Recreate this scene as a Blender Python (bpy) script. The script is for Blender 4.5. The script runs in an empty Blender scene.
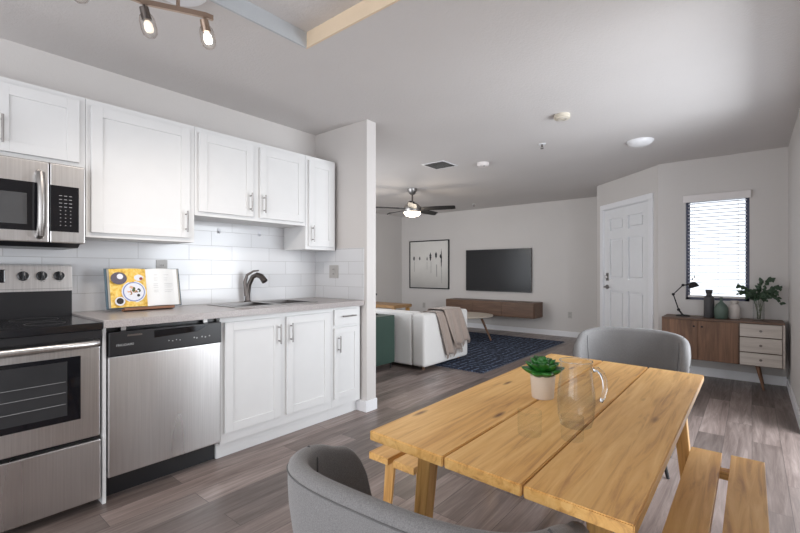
import bpy, bmesh, math, random
from mathutils import Vector, Matrix, Euler
random.seed(7)
PI = math.pi
S = bpy.context.scene
COL = S.collection
# ------------------------------------------------------------------ camera
F = 426.0
cam_d = bpy.data.cameras.new('camera'); cam = bpy.data.objects.new('camera', cam_d); COL.objects.link(cam)
cam_d.sensor_width = 36; cam_d.lens = 36*F/800
cam_d.shift_y = (270.5-266.5)/800
cam_d.clip_start = 0.02
YAW = math.atan2(352, F)
cam.location = (0, 0, 1.18); cam.rotation_euler = (PI/2, 0, YAW)
S.camera = cam
# ------------------------------------------------------------------ world, exposure
w = bpy.data.worlds.new('world'); S.world = w; w.use_nodes = True
w.node_tree.nodes['Background'].inputs[0].default_value = (0.86, 0.92, 1.0, 1)
w.node_tree.nodes['Background'].inputs[1].default_value = 0.80
S.view_settings.view_transform = 'Standard'; S.view_settings.look = 'None'
S.view_settings.gamma = 1; S.view_settings.use_curve_mapping = False
S.view_settings.exposure = 1.3
# ------------------------------------------------------------------ large lights (added area lamps at assumed openings out of view)
def area(name, loc, rot, sx, sy, power, color):
    l = bpy.data.lights.new(name, 'AREA'); l.shape = 'RECTANGLE'; l.size = sx; l.size_y = sy
    l.energy = power; l.color = color
    o = bpy.data.objects.new(name, l); o.location = loc; o.rotation_euler = rot; COL.objects.link(o); return o
# added lamp at an assumed opening behind the camera, light travels +y
area('added_fill_back', (-1.35, -2.36, 1.15), (PI/2+0.12, 0, 0), 2.4, 2.0, 21, (0.95, 0.97, 1.0))
# added lamp at an assumed side opening, brightens cabinet fronts, light travels -x
area('added_fill_side', (0.25, -1.15, 1.2), (PI/2+0.15, 0, PI/2), 1.9, 1.9, 6, (0.96, 0.97, 1.0))
# added lamp outside an assumed, unseen right-wall opening, light travels -x
area('added_fill_dining', (1.5, 3.3, 1.35), (PI/2-0.12, 0, PI/2), 2.2, 2.0, 62, (0.90, 0.95, 1.0))
# added lamp at an assumed opening behind the kitchen wall, light travels +y
area('added_fill_living', (-4.9, 2.72, 1.15), (PI/2+0.1, 0, 0), 1.7, 2.0, 22, (0.90, 0.95, 1.0))

# ------------------------------------------------------------------ materials
def rgb(r, g, b):
    f = lambda c: (c/255/12.92) if c/255 <= 0.04045 else ((c/255+0.055)/1.055)**2.4
    return (f(r), f(g), f(b), 1)
class NT:
    def __init__(s, name):
        s.m = bpy.data.materials.new(name); s.m.use_nodes = True
        s.n = s.m.node_tree.nodes; s.l = s.m.node_tree.links; s.b = s.n['Principled BSDF']
    def node(s, t, **kw):
        x = s.n.new(t)
        for k, v in kw.items():
            if isinstance(k, str) and hasattr(x, k): setattr(x, k, v)
            else: x.inputs[k].default_value = v
        return x
    def link(s, a, b): s.l.new(a, b)
    def coords(s, scale=(1,1,1), rot=(0,0,0)):
        tc = s.n.new('ShaderNodeTexCoord'); mp = s.n.new('ShaderNodeMapping')
        mp.inputs['Scale'].default_value = scale; mp.inputs['Rotation'].default_value = rot
        s.link(tc.outputs['Object'], mp.inputs['Vector']); return mp.outputs['Vector']
    def noise(s, vec, scale=5, detail=4, rough=0.5, dist=0):
        x = s.n.new('ShaderNodeTexNoise'); x.inputs['Scale'].default_value = scale
        x.inputs['Detail'].default_value = detail; x.inputs['Roughness'].default_value = rough
        x.inputs['Distortion'].default_value = dist
        s.link(vec, x.inputs['Vector']); return x.outputs['Fac']
    def ramp(s, fac, stops):
        x = s.n.new('ShaderNodeValToRGB'); e = x.color_ramp.elements
        e[0].position, e[0].color = stops[0]; e[1].position, e[1].color = stops[-1]
        for p, c in stops[1:-1]:
            q = e.new(p); q.color = c
        s.link(fac, x.inputs['Fac']); return x.outputs['Color']
    def mix(s, fac, a, b, mode='MIX'):
        x = s.n.new('ShaderNodeMix'); x.data_type = 'RGBA'; x.blend_type = mode
        for i, v in ((0, fac), (6, a), (7, b)):
            if isinstance(v, bpy.types.NodeSocket): s.link(v, x.inputs[i])
            else: x.inputs[i].default_value = v
        return x.outputs[2]
    def bump(s, h, strength=0.2, dist=0.01):
        x = s.n.new('ShaderNodeBump'); x.inputs['Strength'].default_value = strength
        x.inputs['Distance'].default_value = dist
        s.link(h, x.inputs['Height']); s.link(x.outputs['Normal'], s.b.inputs['Normal'])
def simple(name, col, rough=0.5, metal=0.0, var=0.04, nscale=12, bump=0.0, bscale=300, spec=0.5, emit=None, es=0):
    t = NT(name); v = t.coords()
    n = t.noise(v, nscale, 3)
    c2 = tuple(c*(1-var*2) for c in col[:3])+(1,)
    t.link(t.ramp(n, [(0.3, c2), (0.7, col)]), t.b.inputs['Base Color'])
    t.b.inputs['Roughness'].default_value = rough; t.b.inputs['Metallic'].default_value = metal
    t.b.inputs['Specular IOR Level'].default_value = spec
    if bump: t.bump(t.noise(v, bscale, 2), bump, 0.002)
    if emit:
        t.b.inputs['Emission Color'].default_value = emit; t.b.inputs['Emission Strength'].default_value = es
    return t.m
def wood(name, dark, mid, light, axis='y', scale=1.0, rough=0.45, knots=False, contrast=1):
    t = NT(name); sc = {'x': (1.3, 22, 22), 'y': (22, 1.3, 22), 'z': (22, 22, 1.3)}[axis]
    v = t.coords(tuple(a*scale for a in sc))
    n1 = t.noise(v, 1.5, 6, 0.62, 1.2)
    col = t.ramp(n1, [(0.30, dark), (0.48, mid), (0.70, light)])
    sc2 = tuple(a*0.25*scale for a in sc)
    n2 = t.noise(t.coords(sc2), 1.0, 2)
    col = t.mix(0.35, col, t.ramp(n2, [(0.35, mid), (0.65, light)]))
    if knots:
        kv = t.coords({'x': (2.2, 9, 9), 'y': (9, 2.2, 9), 'z': (9, 9, 2.2)}[axis])
        k = t.n.new('ShaderNodeTexVoronoi'); k.inputs['Scale'].default_value = 1.0; t.link(kv, k.inputs['Vector'])
        kf = t.ramp(k.outputs['Distance'], [(0.03, (1, 1, 1, 1)), (0.11, (0, 0, 0, 1))])
        col = t.mix(kf, col, tuple(c*0.45 for c in dark[:3])+(1,))
    t.link(col, t.b.inputs['Base Color']); t.b.inputs['Roughness'].default_value = rough
    t.bump(n1, 0.08, 0.002)
    return t.m
M = {}
def wallpaint(name, c, b=0.12):
    t = NT(name); v = t.coords()
    t.link(t.ramp(t.noise(v, 1.3, 3), [(0.3, tuple(x*0.96 for x in c[:3])+(1,)), (0.7, c)]), t.b.inputs['Base Color'])
    t.b.inputs['Roughness'].default_value = 0.75
    t.bump(t.noise(v, 60, 4, 0.6), b, 0.01); return t.m
M['wall'] = wallpaint('wall_paint', (0.615, 0.585, 0.565, 1))
M['ceiling'] = wallpaint('ceiling_texture', (0.64, 0.612, 0.60, 1), 0.28)
M['trim'] = simple('trim_white', (0.80, 0.80, 0.82, 1), 0.4, var=0.01)
M['cab'] = simple('cabinet_white', (0.70, 0.695, 0.69, 1), 0.5, var=0.01)
M['door'] = simple('door_white', (0.78, 0.785, 0.80, 1), 0.38, var=0.01)
M['plate'] = simple('switch_plate', (0.44, 0.42, 0.40, 1), 0.4, var=0.02)
M['dark'] = simple('black_plastic', (0.012, 0.012, 0.014, 1), 0.3)
M['slot'] = simple('slot_dark', (0.02, 0.02, 0.02, 1), 0.6)
M['blackglass'] = simple('black_glass', (0.006, 0.006, 0.008, 1), 0.06, var=0)
M['cookglass'] = simple('cooktop_glass', (0.01, 0.01, 0.012, 1), 0.12, var=0)
M['ovenin'] = simple('oven_interior', (0.025, 0.025, 0.027, 1), 0.35, var=0.1)
M['nickel'] = simple('brushed_nickel', (0.36, 0.345, 0.335, 1), 0.38, 1.0, var=0.05)
M['bronze'] = simple('warm_nickel', (0.45, 0.34, 0.27, 1), 0.3, 1.0, var=0.05)
M['gunmetal'] = simple('dark_brushed_metal', (0.16, 0.14, 0.13, 1), 0.3, 1.0, var=0.05)
M['blackmetal'] = simple('black_metal', (0.012, 0.012, 0.013, 1), 0.5, spec=0.3)
M['white_print'] = simple('white_print', (0.36, 0.36, 0.36, 1), 0.5, var=0)
M['ringprint'] = simple('ring_print', (0.05, 0.05, 0.05, 1), 0.5, var=0)
M['greyprint'] = simple('grey_print', (0.25, 0.25, 0.25, 1), 0.5, var=0)
# brushed steel
t = NT('stainless_steel'); v = t.coords((3, 160, 3)); n = t.noise(v, 1.0, 4)
t.link(t.ramp(n, [(0.3, (0.58, 0.565, 0.555, 1)), (0.7, (0.68, 0.665, 0.655, 1))]), t.b.inputs['Base Color'])
t.b.inputs['Metallic'].default_value = 1; t.b.inputs['Roughness'].default_value = 0.30
t.bump(n, 0.03, 0.001); M['steel'] = t.m
t = NT('stainless_steel_worn'); v = t.coords((3, 160, 3)); n = t.noise(v, 1.0, 4)
sm = t.noise(t.coords((1, 2.5, 0.6)), 1.3, 1, 0.4)
t.link(t.mix(0.5, t.ramp(n, [(0.3, (0.48, 0.46, 0.45, 1)), (0.7, (0.62, 0.60, 0.59, 1))]), t.ramp(sm, [(0.3, (0.58, 0.57, 0.565, 1)), (0.65, (0.72, 0.72, 0.72, 1))])), t.b.inputs['Base Color'])
t.b.inputs['Metallic'].default_value = 1
t.link(t.ramp(sm, [(0.3, (0.26, 0.26, 0.26, 1)), (0.7, (0.34, 0.34, 0.34, 1))]), t.b.inputs['Roughness'])
M['steelworn'] = t.m
# floor: vinyl planks running along y
t = NT('floor_planks')
tc = t.n.new('ShaderNodeTexCoord'); sx = t.n.new('ShaderNodeSeparateXYZ'); cx = t.n.new('ShaderNodeCombineXYZ')
t.link(tc.outputs['Object'], sx.inputs[0]); t.link(sx.outputs['Y'], cx.inputs['X']); t.link(sx.outputs['X'], cx.inputs['Y'])
br = t.n.new('ShaderNodeTexBrick'); t.link(cx.outputs[0], br.inputs['Vector'])
br.offset = 0.37; br.inputs['Scale'].default_value = 1.0; br.inputs['Brick Width'].default_value = 1.05; br.inputs['Row Height'].default_value = 0.152
br.inputs['Mortar Size'].default_value = 0.0012; br.inputs['Color1'].default_value = (0, 0, 0, 1); br.inputs['Color2'].default_value = (1, 1, 1, 1)
br.inputs['Mortar'].default_value = (0.3, 0.3, 0.3, 1); br.inputs['Bias'].default_value = 0
off = t.n.new('ShaderNodeVectorMath'); off.operation = 'MULTIPLY_ADD'
t.link(br.outputs['Color'], off.inputs[0]); off.inputs[1].default_value = (3.1, 7.3, 0); t.link(tc.outputs['Object'], off.inputs[2])
mp = t.n.new('ShaderNodeMapping'); mp.inputs['Scale'].default_value = (26, 1.6, 1); t.link(off.outputs[0], mp.inputs['Vector'])
g = t.noise(mp.outputs[0], 1.0, 8, 0.68, 1.6)
mp2 = t.n.new('ShaderNodeMapping'); mp2.inputs['Scale'].default_value = (7, 0.8, 1); t.link(off.outputs[0], mp2.inputs['Vector'])
g2 = t.noise(mp2.outputs[0], 1.0, 3, 0.5, 2.0)
grain = t.ramp(g, [(0.28, rgb(84, 72, 68)), (0.5, rgb(131, 117, 111)), (0.72, rgb(172, 159, 152))])
grain = t.mix(0.45, grain, t.ramp(g2, [(0.3, rgb(92, 80, 75)), (0.7, rgb(158, 145, 139))]))
tone = t.ramp(br.outputs['Color'], [(0.0, (0.52, 0.505, 0.50, 1)), (1.0, (1.16, 1.135, 1.14, 1))])
c = t.mix(1.0, grain, tone, 'MULTIPLY')
c = t.mix(br.outputs['Fac'], c, rgb(60, 52, 50))
t.link(c, t.b.inputs['Base Color']); t.link(t.ramp(g, [(0.3, (0.42,)*3+(1,)), (0.7, (0.30,)*3+(1,))]), t.b.inputs['Roughness'])
t.bump(g, 0.08, 0.002); M['floor'] = t.m
# backsplash tile in the (u, z) plane
def tile(name, ax, off=(0, 0)):
    t = NT(name); tc = t.n.new('ShaderNodeTexCoord'); sx = t.n.new('ShaderNodeSeparateXYZ'); cx = t.n.new('ShaderNodeCombineXYZ')
    t.link(tc.outputs['Object'], sx.inputs[0]); t.link(sx.outputs[ax], cx.inputs['X']); t.link(sx.outputs['Z'], cx.inputs['Y'])
    mp = t.n.new('ShaderNodeMapping'); mp.inputs['Location'].default_value = (off[0], off[1], 0); t.link(cx.outputs[0], mp.inputs['Vector'])
    br = t.n.new('ShaderNodeTexBrick'); t.link(mp.outputs[0], br.inputs['Vector']); br.offset = 0.5
    br.inputs['Scale'].default_value = 1; br.inputs['Brick Width'].default_value = 0.33; br.inputs['Row Height'].default_value = 0.1085
    br.inputs['Mortar Size'].default_value = 0.0016; br.inputs['Mortar Smooth'].default_value = 0.2
    br.inputs['Color1'].default_value = (0.60, 0.60, 0.61, 1); br.inputs['Color2'].default_value = (0.66, 0.66, 0.67, 1)
    br.inputs['Mortar'].default_value = (0.44, 0.43, 0.43, 1)
    t.link(br.outputs['Color'], t.b.inputs['Base Color']); t.b.inputs['Roughness'].default_value = 0.16
    bp = t.n.new('ShaderNodeBump'); bp.invert = True; bp.inputs['Strength'].default_value = 0.4; bp.inputs['Distance'].default_value = 0.002
    t.link(br.outputs['Fac'], bp.inputs['Height']); t.link(bp.outputs['Normal'], t.b.inputs['Normal']); return t.m
M['tile_y'] = tile('tile_kitchen', 'Y', (0.252, -0.064)); M['tile_x'] = tile('tile_return', 'X', (0.21, -0.064))
t = NT('grey_quartz'); v = t.coords()
t.link(t.ramp(t.noise(v, 240, 3), [(0.35, rgb(150, 143, 141)), (0.65, rgb(178, 171, 169))]), t.b.inputs['Base Color'])
t.b.inputs['Roughness'].default_value = 0.3; M['counter'] = t.m
oakd, oakm, oakl = rgb(148, 92, 42), rgb(211, 159, 88), rgb(234, 192, 126)
M['oak_y'] = wood('oak_along', oakd, oakm, oakl, 'y', 1.0, 0.42, True)
M['oak_z'] = wood('oak_upright', oakd, oakm, oakl, 'z', 1.0, 0.5)
M['oak_x'] = wood('oak_across', oakd, oakm, oakl, 'x', 1.0, 0.5)
M['walnut_z'] = wood('walnut_upright', rgb(58, 38, 26), rgb(102, 72, 52), rgb(138, 100, 74), 'z', 0.9, 0.5)
M['walnut_x'] = wood('walnut_across', rgb(58, 40, 30), rgb(92, 67, 51), rgb(120, 90, 70), 'x', 0.9, 0.45)
M['greywood_x'] = wood('pale_grey_wood', rgb(166, 155, 146), rgb(186, 176, 167), rgb(202, 193, 184), 'x', 1.2, 0.5)
def fabric(name, c, bs=700, strength=0.35, var=0.10, rough=0.9):
    t = NT(name); v = t.coords(); n = t.noise(v, bs, 2, 0.6)
    c2 = tuple(x*(1-var*2.5) for x in c[:3])+(1,)
    t.link(t.ramp(n, [(0.35, c2), (0.65, c)]), t.b.inputs['Base Color']); t.b.inputs['Roughness'].default_value = rough
    t.b.inputs['Sheen Weight'].default_value = 0.2
    t.bump(n, strength, 0.002); return t.m
M['greyfab'] = fabric('grey_wool', (0.20, 0.192, 0.19, 1), 420, 0.5, 0.14)
M['seam'] = simple('grey_seam', (0.10, 0.097, 0.097, 1), 0.8)
M['sofa'] = fabric('white_fabric', (0.72, 0.70, 0.68, 1), 500, 0.2, 0.03)
M['throw'] = fabric('taupe_knit', (0.40, 0.32, 0.275, 1), 260, 0.5, 0.12)
M['green'] = simple('dark_green_lacquer', rgb(56, 76, 68), 0.4, var=0.03)
# rug
t = NT('navy_rug'); tc = t.n.new('ShaderNodeTexCoord')
def stripes(rot, f, ph=0):
    mp = t.n.new('ShaderNodeMapping'); mp.inputs['Rotation'].default_value = (0, 0, rot); t.link(tc.outputs['Object'], mp.inputs['Vector'])
    wv = t.n.new('ShaderNodeTexWave'); wv.inputs['Scale'].default_value = f; wv.inputs['Distortion'].default_value = 0; wv.inputs['Phase Offset'].default_value = ph
    t.link(mp.outputs[0], wv.inputs['Vector']); return t.ramp(wv.outputs['Fac'], [(0.80, (0, 0, 0, 1)), (0.90, (1, 1, 1, 1))])
a = stripes(0, 3.4); b = stripes(PI/2, 3.4)
ck = t.n.new('ShaderNodeTexChecker'); ck.inputs['Scale'].default_value = 3.3; t.link(tc.outputs['Object'], ck.inputs['Vector'])
ck.inputs['Color1'].default_value = (0, 0, 0, 1); ck.inputs['Color2'].default_value = (1, 1, 1, 1)
pat = t.mix(ck.outputs['Fac'], a, b)
brk = t.ramp(t.noise(t.coords((9, 9, 1)), 2.5, 2), [(0.42, (0, 0, 0, 1)), (0.5, (1, 1, 1, 1))])
pat = t.mix(1.0, pat, brk, 'MULTIPLY')
base = t.ramp(t.noise(t.coords(), 90, 3), [(0.3, rgb(10, 18, 36)), (0.7, rgb(22, 34, 58))])
t.link(t.mix(pat, base, rgb(96, 112, 140)), t.b.inputs['Base Color']); t.b.inputs['Roughness'].default_value = 0.95
t.bump(t.noise(t.coords(), 300, 2), 0.6, 0.004); M['rug'] = t.m
def glass(name, edge=(0.84, 0.86, 0.87, 1), ior=1.45, rough=0.02):
    t = NT(name); t.n.remove(t.b); out = t.n['Material Output']
    tr = t.n.new('ShaderNodeBsdfTransparent'); gl_ = t.n.new('ShaderNodeBsdfGlossy'); gl_.inputs['Roughness'].default_value = rough
    lw = t.n.new('ShaderNodeLayerWeight'); lw.inputs['Blend'].default_value = 0.25
    t.link(t.mix(lw.outputs['Facing'], (0.985, 0.99, 0.99, 1), edge), tr.inputs['Color'])
    fz = t.n.new('ShaderNodeMapRange'); t.link(lw.outputs['Facing'], fz.inputs['Value']); fz.inputs['From Min'].default_value = 0.3; fz.inputs['To Min'].default_value = 0.02; fz.inputs['To Max'].default_value = 0.35*(ior-1)/0.45; mx = t.n.new('ShaderNodeMixShader')
    t.link(fz.outputs[0], mx.inputs[0]); t.link(tr.outputs[0], mx.inputs[1]); t.link(gl_.outputs[0], mx.inputs[2]); t.link(mx.outputs[0], out.inputs['Surface'])
    return t.m
M['glass'] = glass('clear_glass')
M['thinglass'] = glass('thin_glass', (0.92, 0.93, 0.93, 1), 1.2)
M['pane'] = glass('window_pane', (0.95, 0.97, 0.98, 1), 1.3)
M['bulbglass'] = glass('lamp_glass', (0.84, 0.78, 0.74, 1), 1.6, 0.35)
t = NT('solid_glass'); t.b.inputs['Base Color'].default_value = (0.98, 0.99, 1, 1); t.b.inputs['Transmission Weight'].default_value = 1
t.b.inputs['Roughness'].default_value = 0.02; t.b.inputs['IOR'].default_value = 1.45; M['solidglass'] = t.m
def emis(name, c, s):
    t = NT(name); t.b.inputs['Base Color'].default_value = c; t.b.inputs['Emission Color'].default_value = c
    t.b.inputs['Emission Strength'].default_value = s; return t.m
M['fanglow'] = emis('fan_bowl_lit', (1.0, 0.86, 0.68, 1), 4.0)
M['bulbdim'] = emis('halogen_dim', (1.0, 0.84, 0.68, 1), 0.3)
M['bulbglow'] = emis('halogen_lit', (1.0, 0.90, 0.76, 1), 2.5)
t = NT('blind_slat'); t.b.inputs['Base Color'].default_value = (0.80, 0.80, 0.84, 1); t.b.inputs['Roughness'].default_value = 0.45
tr = t.n.new('ShaderNodeBsdfTranslucent'); tr.inputs['Color'].default_value = (0.84, 0.84, 0.90, 1); ms = t.n.new('ShaderNodeMixShader'); ms.inputs[0].default_value = 0.15
t.link(t.b.outputs[0], ms.inputs[1]); t.link(tr.outputs[0], ms.inputs[2]); t.link(ms.outputs[0], t.n['Material Output'].inputs['Surface']); M['blind'] = t.m
M['valance'] = simple('blind_valance', (0.74, 0.70, 0.69, 1), 0.5, var=0.02)
M['winframe'] = simple('dark_window_frame', (0.05, 0.055, 0.10, 1), 0.4)

# ------------------------------------------------------------------ mesh builder
class MB:
    def __init__(s): s.bm = bmesh.new()
    def _add(s, tmp, mat=None):
        if mat is not None: bmesh.ops.transform(tmp, matrix=mat, verts=tmp.verts)
        me = bpy.data.meshes.new('t'); tmp.to_mesh(me); tmp.free(); s.bm.from_mesh(me); bpy.data.meshes.remove(me)
    def box(s, x0, x1, y0, y1, z0, z1, bev=0, seg=2, mat=None):
        t = bmesh.new(); bmesh.ops.create_cube(t, size=1)
        bmesh.ops.scale(t, vec=(abs(x1-x0), abs(y1-y0), abs(z1-z0)), verts=t.verts)
        bmesh.ops.translate(t, vec=((x0+x1)/2, (y0+y1)/2, (z0+z1)/2), verts=t.verts)
        if bev: bmesh.ops.bevel(t, geom=t.edges[:], offset=bev, segments=seg, profile=0.6, affect='EDGES')
        s._add(t, mat); return s
    def cyl(s, p0, p1, r0, r1=None, seg=20):
        p0, p1 = Vector(p0), Vector(p1); d = p1-p0; r1 = r0 if r1 is None else r1
        t = bmesh.new(); bmesh.ops.create_cone(t, cap_ends=True, segments=seg, radius1=r0, radius2=r1, depth=d.length)
        q = d.to_track_quat('Z', 'Y').to_matrix().to_4x4()
        s._add(t, Matrix.Translation((p0+p1)/2) @ q); return s
    def ball(s, c, r, sc=(1, 1, 1), seg=16, mat=None):
        t = bmesh.new(); bmesh.ops.create_uvsphere(t, u_segments=seg, v_segments=seg//2+2, radius=r)
        m = Matrix.Translation(c) @ (mat or Matrix()) @ Matrix.Diagonal((*sc, 1)); s._add(t, m); return s
    def lathe(s, prof, c=(0, 0, 0), seg=36, mat=None):
        t = bmesh.new(); rings = []
        for r, z in prof:
            if r < 1e-5: rings.append([t.verts.new((0, 0, z))])
            else: rings.append([t.verts.new((r*math.cos(2*PI*i/seg), r*math.sin(2*PI*i/seg), z)) for i in range(seg)])
        for a, b in zip(rings, rings[1:]):
            for i in range(seg):
                j = (i+1) % seg
                if len(a) == 1 and len(b) > 1: t.faces.new((a[0], b[j], b[i]))
                elif len(b) == 1 and len(a) > 1: t.faces.new((a[i], a[j], b[0]))
                elif len(a) > 1: t.faces.new((a[i], a[j], b[j], b[i]))
        bmesh.ops.recalc_face_normals(t, faces=t.faces)
        s._add(t, Matrix.Translation(c) @ (mat or Matrix())); return s
    def tube(s, pts, r, seg=10, cap=True):
        pts = [Vector(p) for p in pts]; t = bmesh.new(); rings = []; n = len(pts)
        up = None
        for i, p in enumerate(pts):
            d = (pts[min(i+1, n-1)]-pts[max(i-1, 0)]).normalized()
            if up is None: up = Vector((0, 0, 1)) if abs(d.z) < 0.9 else Vector((1, 0, 0))
            a = d.cross(up).normalized(); b = a.cross(d).normalized(); up = b
            rr = r[i] if isinstance(r, (list, tuple)) else r
            rings.append([t.verts.new(p+a*rr*math.cos(2*PI*k/seg)+b*rr*math.sin(2*PI*k/seg)) for k in range(seg)])
        for A, B in zip(rings, rings[1:]):
            for k in range(seg): t.faces.new((A[k], A[(k+1) % seg], B[(k+1) % seg], B[k]))
        if cap: t.faces.new(rings[0][::-1]); t.faces.new(rings[-1])
        bmesh.ops.recalc_face_normals(t, faces=t.faces)
        s._add(t); return s
    def prism(s, pts, vec, bev=0):
        t = bmesh.new(); f = t.faces.new([t.verts.new(p) for p in pts])
        r = bmesh.ops.extrude_face_region(t, geom=[f]); vs = [g for g in r['geom'] if isinstance(g, bmesh.types.BMVert)]
        bmesh.ops.translate(t, vec=vec, verts=vs); bmesh.ops.recalc_face_normals(t, faces=t.faces)
        if bev: bmesh.ops.bevel(t, geom=t.edges[:], offset=bev, segments=2, affect='EDGES')
        s._add(t); return s
    def grid(s, P, close=False, thick=0):
        t = bmesh.new(); V = [[t.verts.new(p) for p in row] for row in P]
        for i in range(len(V)-1):
            m = len(V[i])
            for j in range(m if close else m-1): t.faces.new((V[i][j], V[i][(j+1) % m], V[i+1][(j+1) % m], V[i+1][j]))
        bmesh.ops.recalc_face_normals(t, faces=t.faces)
        if thick: bmesh.ops.solidify(t, geom=t.faces[:], thickness=thick)
        s._add(t); return s
    def build(s, name, m, parent=None, world=True, smooth=False, subsurf=0):
        me = bpy.data.meshes.new(name)
        if parent is not None and world:
            r = parent
            off = Vector((0, 0, 0))
            while r is not None: off += r.location; r = r.parent
            bmesh.ops.translate(s.bm, vec=-off, verts=s.bm.verts)
        s.bm.to_mesh(me); s.bm.free(); me.materials.append(m)
        o = bpy.data.objects.new(name, me); COL.objects.link(o)
        if parent is not None: o.parent = parent
        if smooth:
            for p in me.polygons: p.use_smooth = True
            if smooth != 'all':
                me.set_sharp_from_angle(angle=math.radians(38))
        if subsurf:
            md = o.modifiers.new('subsurf', 'SUBSURF'); md.levels = md.render_levels = subsurf
        return o
def tag(o, label=None, cat=None, group=None, kind=None):
    if label: o['label'] = label
    if cat: o['category'] = cat
    if group: o['group'] = group
    if kind: o['kind'] = kind
    return o
def thing(name, label, cat, loc, rz=0, group=None):
    o = bpy.data.objects.new(name, None); o.empty_display_size = 0.05; COL.objects.link(o)
    o.location = loc; o.rotation_euler = (0, 0, rz); return tag(o, label, cat, group)
def struct(name, mb, m, parent=None, smooth=False):
    o = mb.build(name, m, parent, smooth=smooth)
    if parent is None: o['kind'] = 'structure'
    return o
def copy_tree(o, parent=None):
    c = o.copy(); COL.objects.link(c)
    if parent is not None: c.parent = parent
    for ch in [q for q in bpy.data.objects if q.parent == o]: copy_tree(ch, c)
    return c
def text_mesh(txt, size, m, name, parent, mat, extrude=0.0004):
    cu = bpy.data.curves.new('txt', 'FONT'); cu.body = txt; cu.size = size; cu.extrude = extrude; cu.align_x = 'CENTER'; cu.align_y = 'CENTER'
    to = bpy.data.objects.new('txt', cu); COL.objects.link(to)
    bpy.context.view_layer.update()
    dg = bpy.context.evaluated_depsgraph_get(); me = bpy.data.meshes.new_from_object(to.evaluated_get(dg))
    bpy.data.objects.remove(to); bpy.data.curves.remove(cu)
    b = MB(); b.bm.from_mesh(me); bpy.data.meshes.remove(me)
    bmesh.ops.transform(b.bm, matrix=mat, verts=b.bm.verts)
    return b.build(name, m, parent)
FACE_X = Matrix(((0, 0, 1, 0), (1, 0, 0, 0), (0, 1, 0, 0), (0, 0, 0, 1)))   # text x -> world y, text y -> z, normal +x

# ------------------------------------------------------------------ room shell
H = 2.44; XK = -3.137; XR = 0.285; YW = 5.86; YT = 7.75; XL = -6.35; YB = -2.4
YP0, YP1, XP = 2.56, 2.67, -2.474
struct('floor', MB().box(XL-0.1, XR+0.1, YB-0.1, YT+0.1, -0.08, 0), M['floor'])
# ceiling with the rectangular recess
RX0, RX1, RY0, RY1, RH = -1.95, -0.75, 0.35, 1.53, 0.085
cb = MB()
cb.box(XL-0.1, RX0, YB-0.1, YT+0.1, H, H+0.1); cb.box(RX1, XR+0.1, YB-0.1, YT+0.1, H, H+0.1)
cb.box(RX0, RX1, YB-0.1, RY0, H, H+0.1); cb.box(RX0, RX1, RY1, YT+0.1, H, H+0.1)
cb.box(RX0, RX1, RY0, RY1, H+RH, H+0.1)
struct('ceiling', cb, M['ceiling'])
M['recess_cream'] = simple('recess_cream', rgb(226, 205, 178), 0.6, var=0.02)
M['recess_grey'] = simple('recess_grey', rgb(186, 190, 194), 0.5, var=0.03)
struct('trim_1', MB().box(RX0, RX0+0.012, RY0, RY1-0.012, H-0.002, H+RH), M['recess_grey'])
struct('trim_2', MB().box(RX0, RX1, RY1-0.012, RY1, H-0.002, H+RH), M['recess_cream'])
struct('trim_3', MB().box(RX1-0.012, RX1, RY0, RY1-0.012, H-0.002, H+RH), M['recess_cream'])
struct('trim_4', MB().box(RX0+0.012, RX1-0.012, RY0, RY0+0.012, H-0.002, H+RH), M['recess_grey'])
struct('wall_kitchen', MB().box(XK-0.1, XK, YB, YP1, 0, H), M['wall'])
struct('wall_return', MB().box(XK, XP, YP0, YP1, 0, H), M['wall'])
lb = MB()   # behind the kitchen, living-room side, with an assumed opening for added light
lb.box(XL, -5.8, YP1-0.1, YP1, 0, H).box(-4.0, XK-0.1, YP1-0.1, YP1, 0, H).box(-5.8, -4.0, YP1-0.1, YP1, 2.15, H)
struct('wall_living', lb, M['wall'])
struct('wall_left', MB().box(XL-0.1, XL, YP1-0.1, YT, 0, H), M['wall'])
struct('wall_far', MB().box(XL-0.1, -1.7, YT, YT+0.1, 0, H), M['wall'])
A = Vector((-1.788, 6.792, 0)); B = Vector((-0.78, YW, 0)); 
A2 = Vector((-1.788, 6.792, 0)); BC = Vector((-0.8382, 5.86, 0)); DW = (BC-A).normalized()
DL = (BC-A).length
NW = Vector((DW.y, -DW.x, 0))      # faces away or toward camera, fixed below
if NW.dot(-A) < 0: NW = -NW
MW = Matrix(((DW.x, -NW.x, 0, A.x), (DW.y, -NW.y, 0, A.y), (0, 0, 1, 0), (0, 0, 0, 1)))  # local: x along wall, y into wall, z up
def wb(mb, x0, x1, y0, y1, z0, z1, bev=0): mb.box(x0, x1, y0, y1, z0, z1, bev, mat=MW); return mb
D0, D1, DH = 0.165, 1.155, 2.065
db = MB(); wb(db, 0, D0, 0, 0.11, 0, H); wb(db, D1, DL, 0, 0.11, 0, H); wb(db, D0, D1, 0, 0.11, DH, H)
struct('wall_entry', db, M['wall'])
struct('wall_closet', MB().box(A.x-0.005, A.x+0.1, A.y+0.06, YT, 0, H), M['wall'])
WX0, WX1, WZ0, WZ1 = -0.59, -0.02, 0.845, 2.0
wn = MB(); wn.box(-0.86, WX0, YW, YW+0.14, 0, H).box(WX1, XR+0.1, YW, YW+0.14, 0, H).box(WX0, WX1, YW, YW+0.14, 0, WZ0).box(WX0, WX1, YW, YW+0.14, WZ1, H)
struct('wall_window', wn, M['wall'])
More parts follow.
